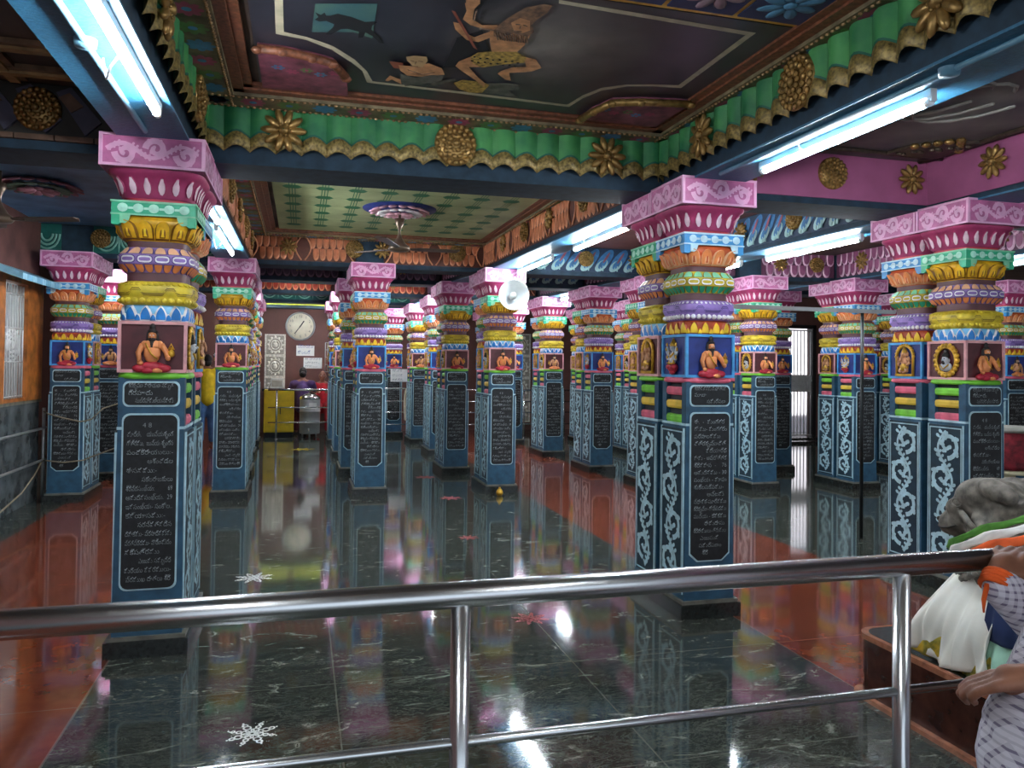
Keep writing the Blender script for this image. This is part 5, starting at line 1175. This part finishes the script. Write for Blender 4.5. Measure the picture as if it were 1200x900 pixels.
drape('green_cloth', 'pale mint green cloth beside the white cloth', mat('mint_cloth', '#a9d6bf', .85, var=.08), 2.25, 2.52, 2.20, 2.50, .62, .34, 2.80, 2.637, 3, .010)
drape('blue_cloth', 'dark blue cloth over the bull back right of the white cloth', mat('navy_cloth', '#1b2b55', .85, var=.1), 2.15, 2.53, 2.15, 2.53, .84, .48, 2.85, 2.66, 3, .010)
# ------------------------------------------------------------------ people
SKIN_P = mat('skin_brown', '#8a5a44', .5, var=.08, scale=30); HAIR_P = mat('hair', '#171312', .5, var=.2, scale=60); WHT = mat('eye_white', '#e8e4de', .4)
def garment(name, caps, m, parent, voxel, smooth=3):
    mb = MB()
    for c in caps:
        if len(c) == 4: mb.cap(c[0], c[1], c[2], c[3])
        else: mb.ell(c[0], c[1])
    return baked(mb, name, m, parent, voxel, smooth)
def person(label, J, face, skin, shirt, legs, hair, voxel=.012, sleeves=True, bald=False, hands=None, long_sleeve=False, loc=(0,0,0), group=None):
    """J: joints in world metres; face: unit vector the head looks along"""
    t = thing('person', label, 'person', (J['pel'][0], J['pel'][1], 0), 0, group); off = Vector((J['pel'][0], J['pel'][1], 0))
    j = {k: Vector(v)-off for k, v in J.items()}; fw = Vector(face).normalized(); rt = fw.cross(Vector((0,0,1))).normalized(); up = rt.cross(fw)
    mb = MB(); h = j['head']; FR = Matrix((rt, fw, up)).transposed()
    mb.ell(h, (.073,.092,.112), 0, FR, 20, 14); mb.ell(h+FR @ Vector((0,.025,-.055)), (.056,.062,.058), 0, FR)
    mb.ell(h+FR @ Vector((0,.095,-.018)), (.013,.018,.022), 0, FR, 10, 8); mb.ell(h+FR @ Vector((0,.086,-.058)), (.024,.010,.009), 0, FR, 10, 6); mb.ell(h+FR @ Vector((0,.084,.024)), (.045,.010,.010), 0, FR, 10, 6)
    for s_ in (-1, 1): mb.ell(h+FR @ Vector((s_*.076,-.005,-.008)), (.012,.022,.032), 0, FR, 10, 8)
    mb.cap(h+FR @ Vector((0,-.01,-.08)), .052, j['neck'], .058)
    mb.cap(j['neck'], .065, j['pel']*.45+j['neck']*.55, .12); mb.cap(j['pel']*.45+j['neck']*.55, .125, j['pel'], .135)
    for s_ in 'LR':
        mb.cap(j['neck'], .06, j['sh'+s_], .062); mb.cap(j['sh'+s_], .052, j['el'+s_], .040); mb.cap(j['el'+s_], .040, j['wr'+s_], .027)
        mb.cap(j['hip'+s_], .088, j['kn'+s_], .058); mb.cap(j['kn'+s_], .056, j['an'+s_], .038); mb.cap(j['an'+s_]+Vector((0,0,-.03)), .036, j['an'+s_]+fw*.15+Vector((0,0,-.045)), .028)
        mb.cap(j['pel'], .12, j['hip'+s_], .10)
        pl = (j['ha'+s_]-j['wr'+s_]) if ('ha'+s_) in j else (j['wr'+s_]-j['el'+s_]).normalized()*.09
        pl = pl.normalized(); sd = pl.cross(up); sd = sd.normalized() if sd.length > .1 else rt; nm = sd.cross(pl)
        w = j['wr'+s_]; curl = Vector(hands[s_]) if hands and s_ in hands else -nm*.4
        mb.cap(w, .026, w+pl*.05, .03)
        for q in range(4):
            kn = w+pl*.082+sd*(.035-.0235*q); mb.cap(w+pl*.03+sd*(.020-.013*q), .016, kn, .0115); L1 = (.040,.046,.043,.034)[q]
            k1 = kn+(pl+curl*.9).normalized()*L1; k2 = k1+(pl*.2+curl*1.6).normalized()*L1*.72; k3 = k2+(-pl*.5+curl*1.2).normalized()*L1*.5
            mb.cap(kn, .0104, k1, .0096); mb.cap(k1, .0096, k2, .0090); mb.cap(k2, .0090, k3, .0080)
        tb = w+pl*.03+sd*.028; t1 = tb+(pl*.5+sd*.8+curl*.5).normalized()*.042; mb.cap(tb, .014, t1, .0115); mb.cap(t1, .0112, t1+(pl*.8+curl*.8).normalized()*.032, .009)
    baked(mb, 'body', skin, t, voxel, 2)
    # face details
    mb = MB()
    for s_ in (-1, 1):
        mb.ell(h+FR @ Vector((s_*.030,.083,.006)), (.012,.006,.007), 0, FR, 10, 6); mb.ell(h+FR @ Vector((s_*.030,.0885,.006)), (.005,.003,.005), 1, FR, 8, 6); mb.ell(h+FR @ Vector((s_*.030,.089,.026)), (.018,.005,.004), 1, FR, 8, 5)
    mb.build('eyes', [WHT, HAIR_P], t)
    if not bald:
        mb = MB(); mb.ell(h+FR @ Vector((0,-.022,.03)), (.082,.088,.095), 0, FR, 18, 12); mb.ell(h+FR @ Vector((0,-.055,-.03)), (.074,.05,.075), 0, FR)
        if hair == 'bun': mb.ell(h+FR @ Vector((0,-.12,-.02)), (.05,.045,.05), 0, FR)
        mb.build('hair', HAIR_P, t)
    # clothes
    sh = [(j['neck']+Vector((0,0,-.045)), .088, j['pel']*.4+j['neck']*.6, .152), (j['pel']*.4+j['neck']*.6, .152, j['pel']+Vector((0,0,-.05)), .168)]
    for s_ in 'LR':
        sh.append((j['neck']+Vector((0,0,-.04)), .07, j['sh'+s_], .078)); e = j['el'+s_]
        if long_sleeve: sh += [(j['sh'+s_], .074, e, .060), (e, .060, j['wr'+s_]*.85+e*.15, .046)]
        else: sh.append((j['sh'+s_], .074, j['sh'+s_]*.35+e*.65, .064))
    garment('shirt', sh, shirt, t, voxel)
    lg = [(j['pel'], .155, j['hipL'], .115), (j['pel'], .155, j['hipR'], .115)]
    for s_ in 'LR': lg += [(j['hip'+s_], .112, j['kn'+s_], .082), (j['kn'+s_], .082, j['an'+s_]+Vector((0,0,.03)), .066)]
    garment('trousers', lg, legs, t, voxel)
    return t
def stand(x, y, hgt, ang, arms=None):
    """standing joints, facing ang (0 = +y)"""
    s_ = hgt/1.70; R = Matrix.Rotation(ang, 3, 'Z'); o = Vector((x, y, 0))
    Jd = dict(head=(0,.02,1.58), neck=(0,0,1.42), pel=(0,0,.95), shL=(-.18,0,1.38), shR=(.18,0,1.38), elL=(-.23,.0,1.10), elR=(.23,.0,1.10), wrL=(-.22,.10,.88), wrR=(.22,.10,.88), hipL=(-.09,0,.90), hipR=(.09,0,.90), knL=(-.10,.03,.50), knR=(.10,.03,.50), anL=(-.11,0,.09), anR=(.11,0,.09))
    if arms: Jd.update(arms)
    return {k: o+R @ (Vector(v)*s_) for k, v in Jd.items()}
def plain(n, c, **k): return mat(n, c, .8, **k)
DENIM = plain('denim', '#4a6f9c', var=.15); DARKT = plain('dark_trousers', '#2b2b33')
sit = dict(head=(0,.03,1.06+.27), neck=(0,0,1.15), pel=(0,-.02,.68), shL=(-.19,0,1.10), shR=(.19,0,1.10), elL=(-.27,.12,.92), elR=(.27,.12,.92), wrL=(-.15,.30,.97), wrR=(.15,.30,.97), hipL=(-.1,.02,.64), hipR=(.1,.02,.64), knL=(-.12,.38,.62), knR=(.12,.38,.62), anL=(-.12,.36,.1), anR=(.12,.36,.1))
def place(d, x, y, ang):
    R = Matrix.Rotation(ang, 3, 'Z'); return {k: Vector((x, y, 0))+R @ Vector(v) for k, v in d.items()}
person('person in a purple blouse seated with back turned at the far counter', place(sit, .05, 17.16, 0), (0,1,-.05), SKIN_P, plain('purple_cloth', '#4b2f63', var=.1), plain('maroon_skirt', '#5d1f2a'), 'bun', .016)
person('bald person in red facing forward at the far counter', place({k: Vector(v)*.95 for k, v in sit.items()}, .47, 17.66, pi), (0,-1,-.05), SKIN_P, plain('red_cloth', '#c4202c', var=.1), plain('red_wrap', '#b01d2a'), None, .016, bald=True)
person('person in a yellow shirt and jeans standing behind the 4 8 pillar', stand(-1.66, 15.3, 1.68, .3), (-.3,.95,0), SKIN_P, plain('yellow_cloth', '#e8c21a', var=.08), DENIM, 'x', .016)
person('person in a pink top beyond the gate, left one', stand(9.85, 15.4, 1.5, pi), (0,-1,0), SKIN_P, plain('pink_cloth', '#d98a8f', var=.1), plain('cream_skirt', '#d8c9c0'), 'x', .02)
person('person in a pale mauve dress beyond the gate, right one', stand(10.35, 15.6, 1.35, pi-.3), (.2,-1,0), SKIN_P, plain('mauve_cloth', '#b78fb0', var=.1), plain('mauve_skirt', '#a7849f'), 'x', .02)
# visitor leaning on the railing at the right edge
CHK = bpy.data.materials.new('checked_cotton'); CHK.use_nodes = True; nt = CHK.node_tree; b = nt.nodes['Principled BSDF']; b.inputs['Roughness'].default_value = .85
tc = nt.nodes.new('ShaderNodeTexCoord'); acc = None
cols = nt.nodes.new('ShaderNodeValToRGB'); cols.color_ramp.elements[0].color = lin('#dedbe6'); cols.color_ramp.elements[1].color = lin('#7d7590'); cols.color_ramp.elements[0].position = .25; cols.color_ramp.elements[1].position = .85
sepn = nt.nodes.new('ShaderNodeSeparateXYZ'); nt.links.new(tc.outputs['Object'], sepn.inputs[0])
def stripe(sock, pitch, th):
    d_ = nt.nodes.new('ShaderNodeMath'); d_.operation = 'MULTIPLY'; d_.inputs[1].default_value = 1/pitch; nt.links.new(sock, d_.inputs[0])
    f_ = nt.nodes.new('ShaderNodeMath'); f_.operation = 'FRACT'; nt.links.new(d_.outputs[0], f_.inputs[0])
    g_ = nt.nodes.new('ShaderNodeMath'); g_.operation = 'LESS_THAN'; g_.inputs[1].default_value = th; nt.links.new(f_.outputs[0], g_.inputs[0]); return g_.outputs[0]
adn = nt.nodes.new('ShaderNodeMath'); adn.operation = 'ADD'; nt.links.new(stripe(sepn.outputs[0], .013, .4), adn.inputs[0]); nt.links.new(stripe(sepn.outputs[2], .015, .35), adn.inputs[1])
mul = nt.nodes.new('ShaderNodeMath'); mul.operation = 'MULTIPLY'; mul.inputs[1].default_value = .42; nt.links.new(adn.outputs[0], mul.inputs[0]); nt.links.new(mul.outputs[0], cols.inputs['Fac']); nt.links.new(cols.outputs['Color'], b.inputs['Base Color'])
Jp = dict(head=(1.88,1.20,1.60), neck=(1.82,1.18,1.42), pel=(1.47,1.19,.82), shL=(1.72,1.30,1.33), shR=(1.86,1.02,1.36), elL=(1.60,1.36,.99), elR=(1.74,1.02,1.05), wrL=(1.515,1.40,1.075), haL=(1.60,1.43,1.16), wrR=(1.40,1.20,.955), haR=(1.31,1.27,.925), hipL=(1.47,1.26,.76), hipR=(1.53,1.12,.76), knL=(1.58,1.30,.42), knR=(1.64,1.10,.42), anL=(1.58,1.22,.08), anR=(1.64,1.02,.08))
vis = person('person in a checked shirt with an orange wrist thread holding the handrail', Jp, (-.6,.8,-.1), SKIN_P, CHK, CHK, 'x', .005, long_sleeve=True, hands={'L': (.35,.25,-.6), 'R': (.1,.4,-.5)})
mb = MB(); c = Vector(Jp['wrL'])-Vector((Jp['pel'][0], Jp['pel'][1], 0))
for k in range(4):
    ax = (Vector(Jp['haL'])-Vector(Jp['wrL'])).normalized(); a1 = ax.cross(Vector((0,1,.2))).normalized(); a2 = ax.cross(a1)
    mb.tube([c+ax*(-.012+.009*k)+(a1*math.cos(q*pi/9)+a2*math.sin(q*pi/9))*.032 for q in range(18)], .006, 6, closed=True)
mb.tube([c+Vector((-.03,0,0)), c+Vector((-.05,-.01,-.03)), c+Vector((-.045,-.005,-.06))], [.006,.005,.002], 6)
mb.build('orange_wrist_thread', mat('orange_thread', '#ee6320', .8), vis)
# ------------------------------------------------------------------ light and camera
w = bpy.data.worlds.new('sky'); SC.world = w; w.use_nodes = True
bg = w.node_tree.nodes['Background']; bg.inputs['Color'].default_value = lin('#cfdcea'); bg.inputs['Strength'].default_value = WORLD_S
sl = bpy.data.lights.new('sun', 'SUN'); sl.energy = 3.0; sl.angle = .02; so = bpy.data.objects.new('sun', sl); COL.objects.link(so); so.rotation_euler = (math.radians(32), 0, 0)
cam = bpy.data.cameras.new('camera'); co = bpy.data.objects.new('camera', cam); COL.objects.link(co); SC.camera = co
yaw, pit, rol = math.radians(15.2), math.radians(.9459), math.radians(.7154)
f = Vector((math.sin(yaw)*math.cos(pit), math.cos(yaw)*math.cos(pit), math.sin(pit))); r = Vector((math.cos(yaw), -math.sin(yaw), 0)); u = r.cross(f)
r2 = math.cos(rol)*r+math.sin(rol)*u; u2 = -math.sin(rol)*r+math.cos(rol)*u
co.matrix_world = Matrix(((r2.x, u2.x, -f.x, 0), (r2.y, u2.y, -f.y, 0), (r2.z, u2.z, -f.z, 1.55), (0, 0, 0, 1)))
cam.sensor_width = 36; cam.lens = 910.49/1200*36; cam.shift_y = (412.89-450)/1200; cam.clip_start = .05
SC.view_settings.view_transform = 'Standard'; SC.view_settings.exposure = EXPO
SC.cycles.max_bounces = 7; SC.cycles.diffuse_bounces = 4; SC.cycles.glossy_bounces = 4
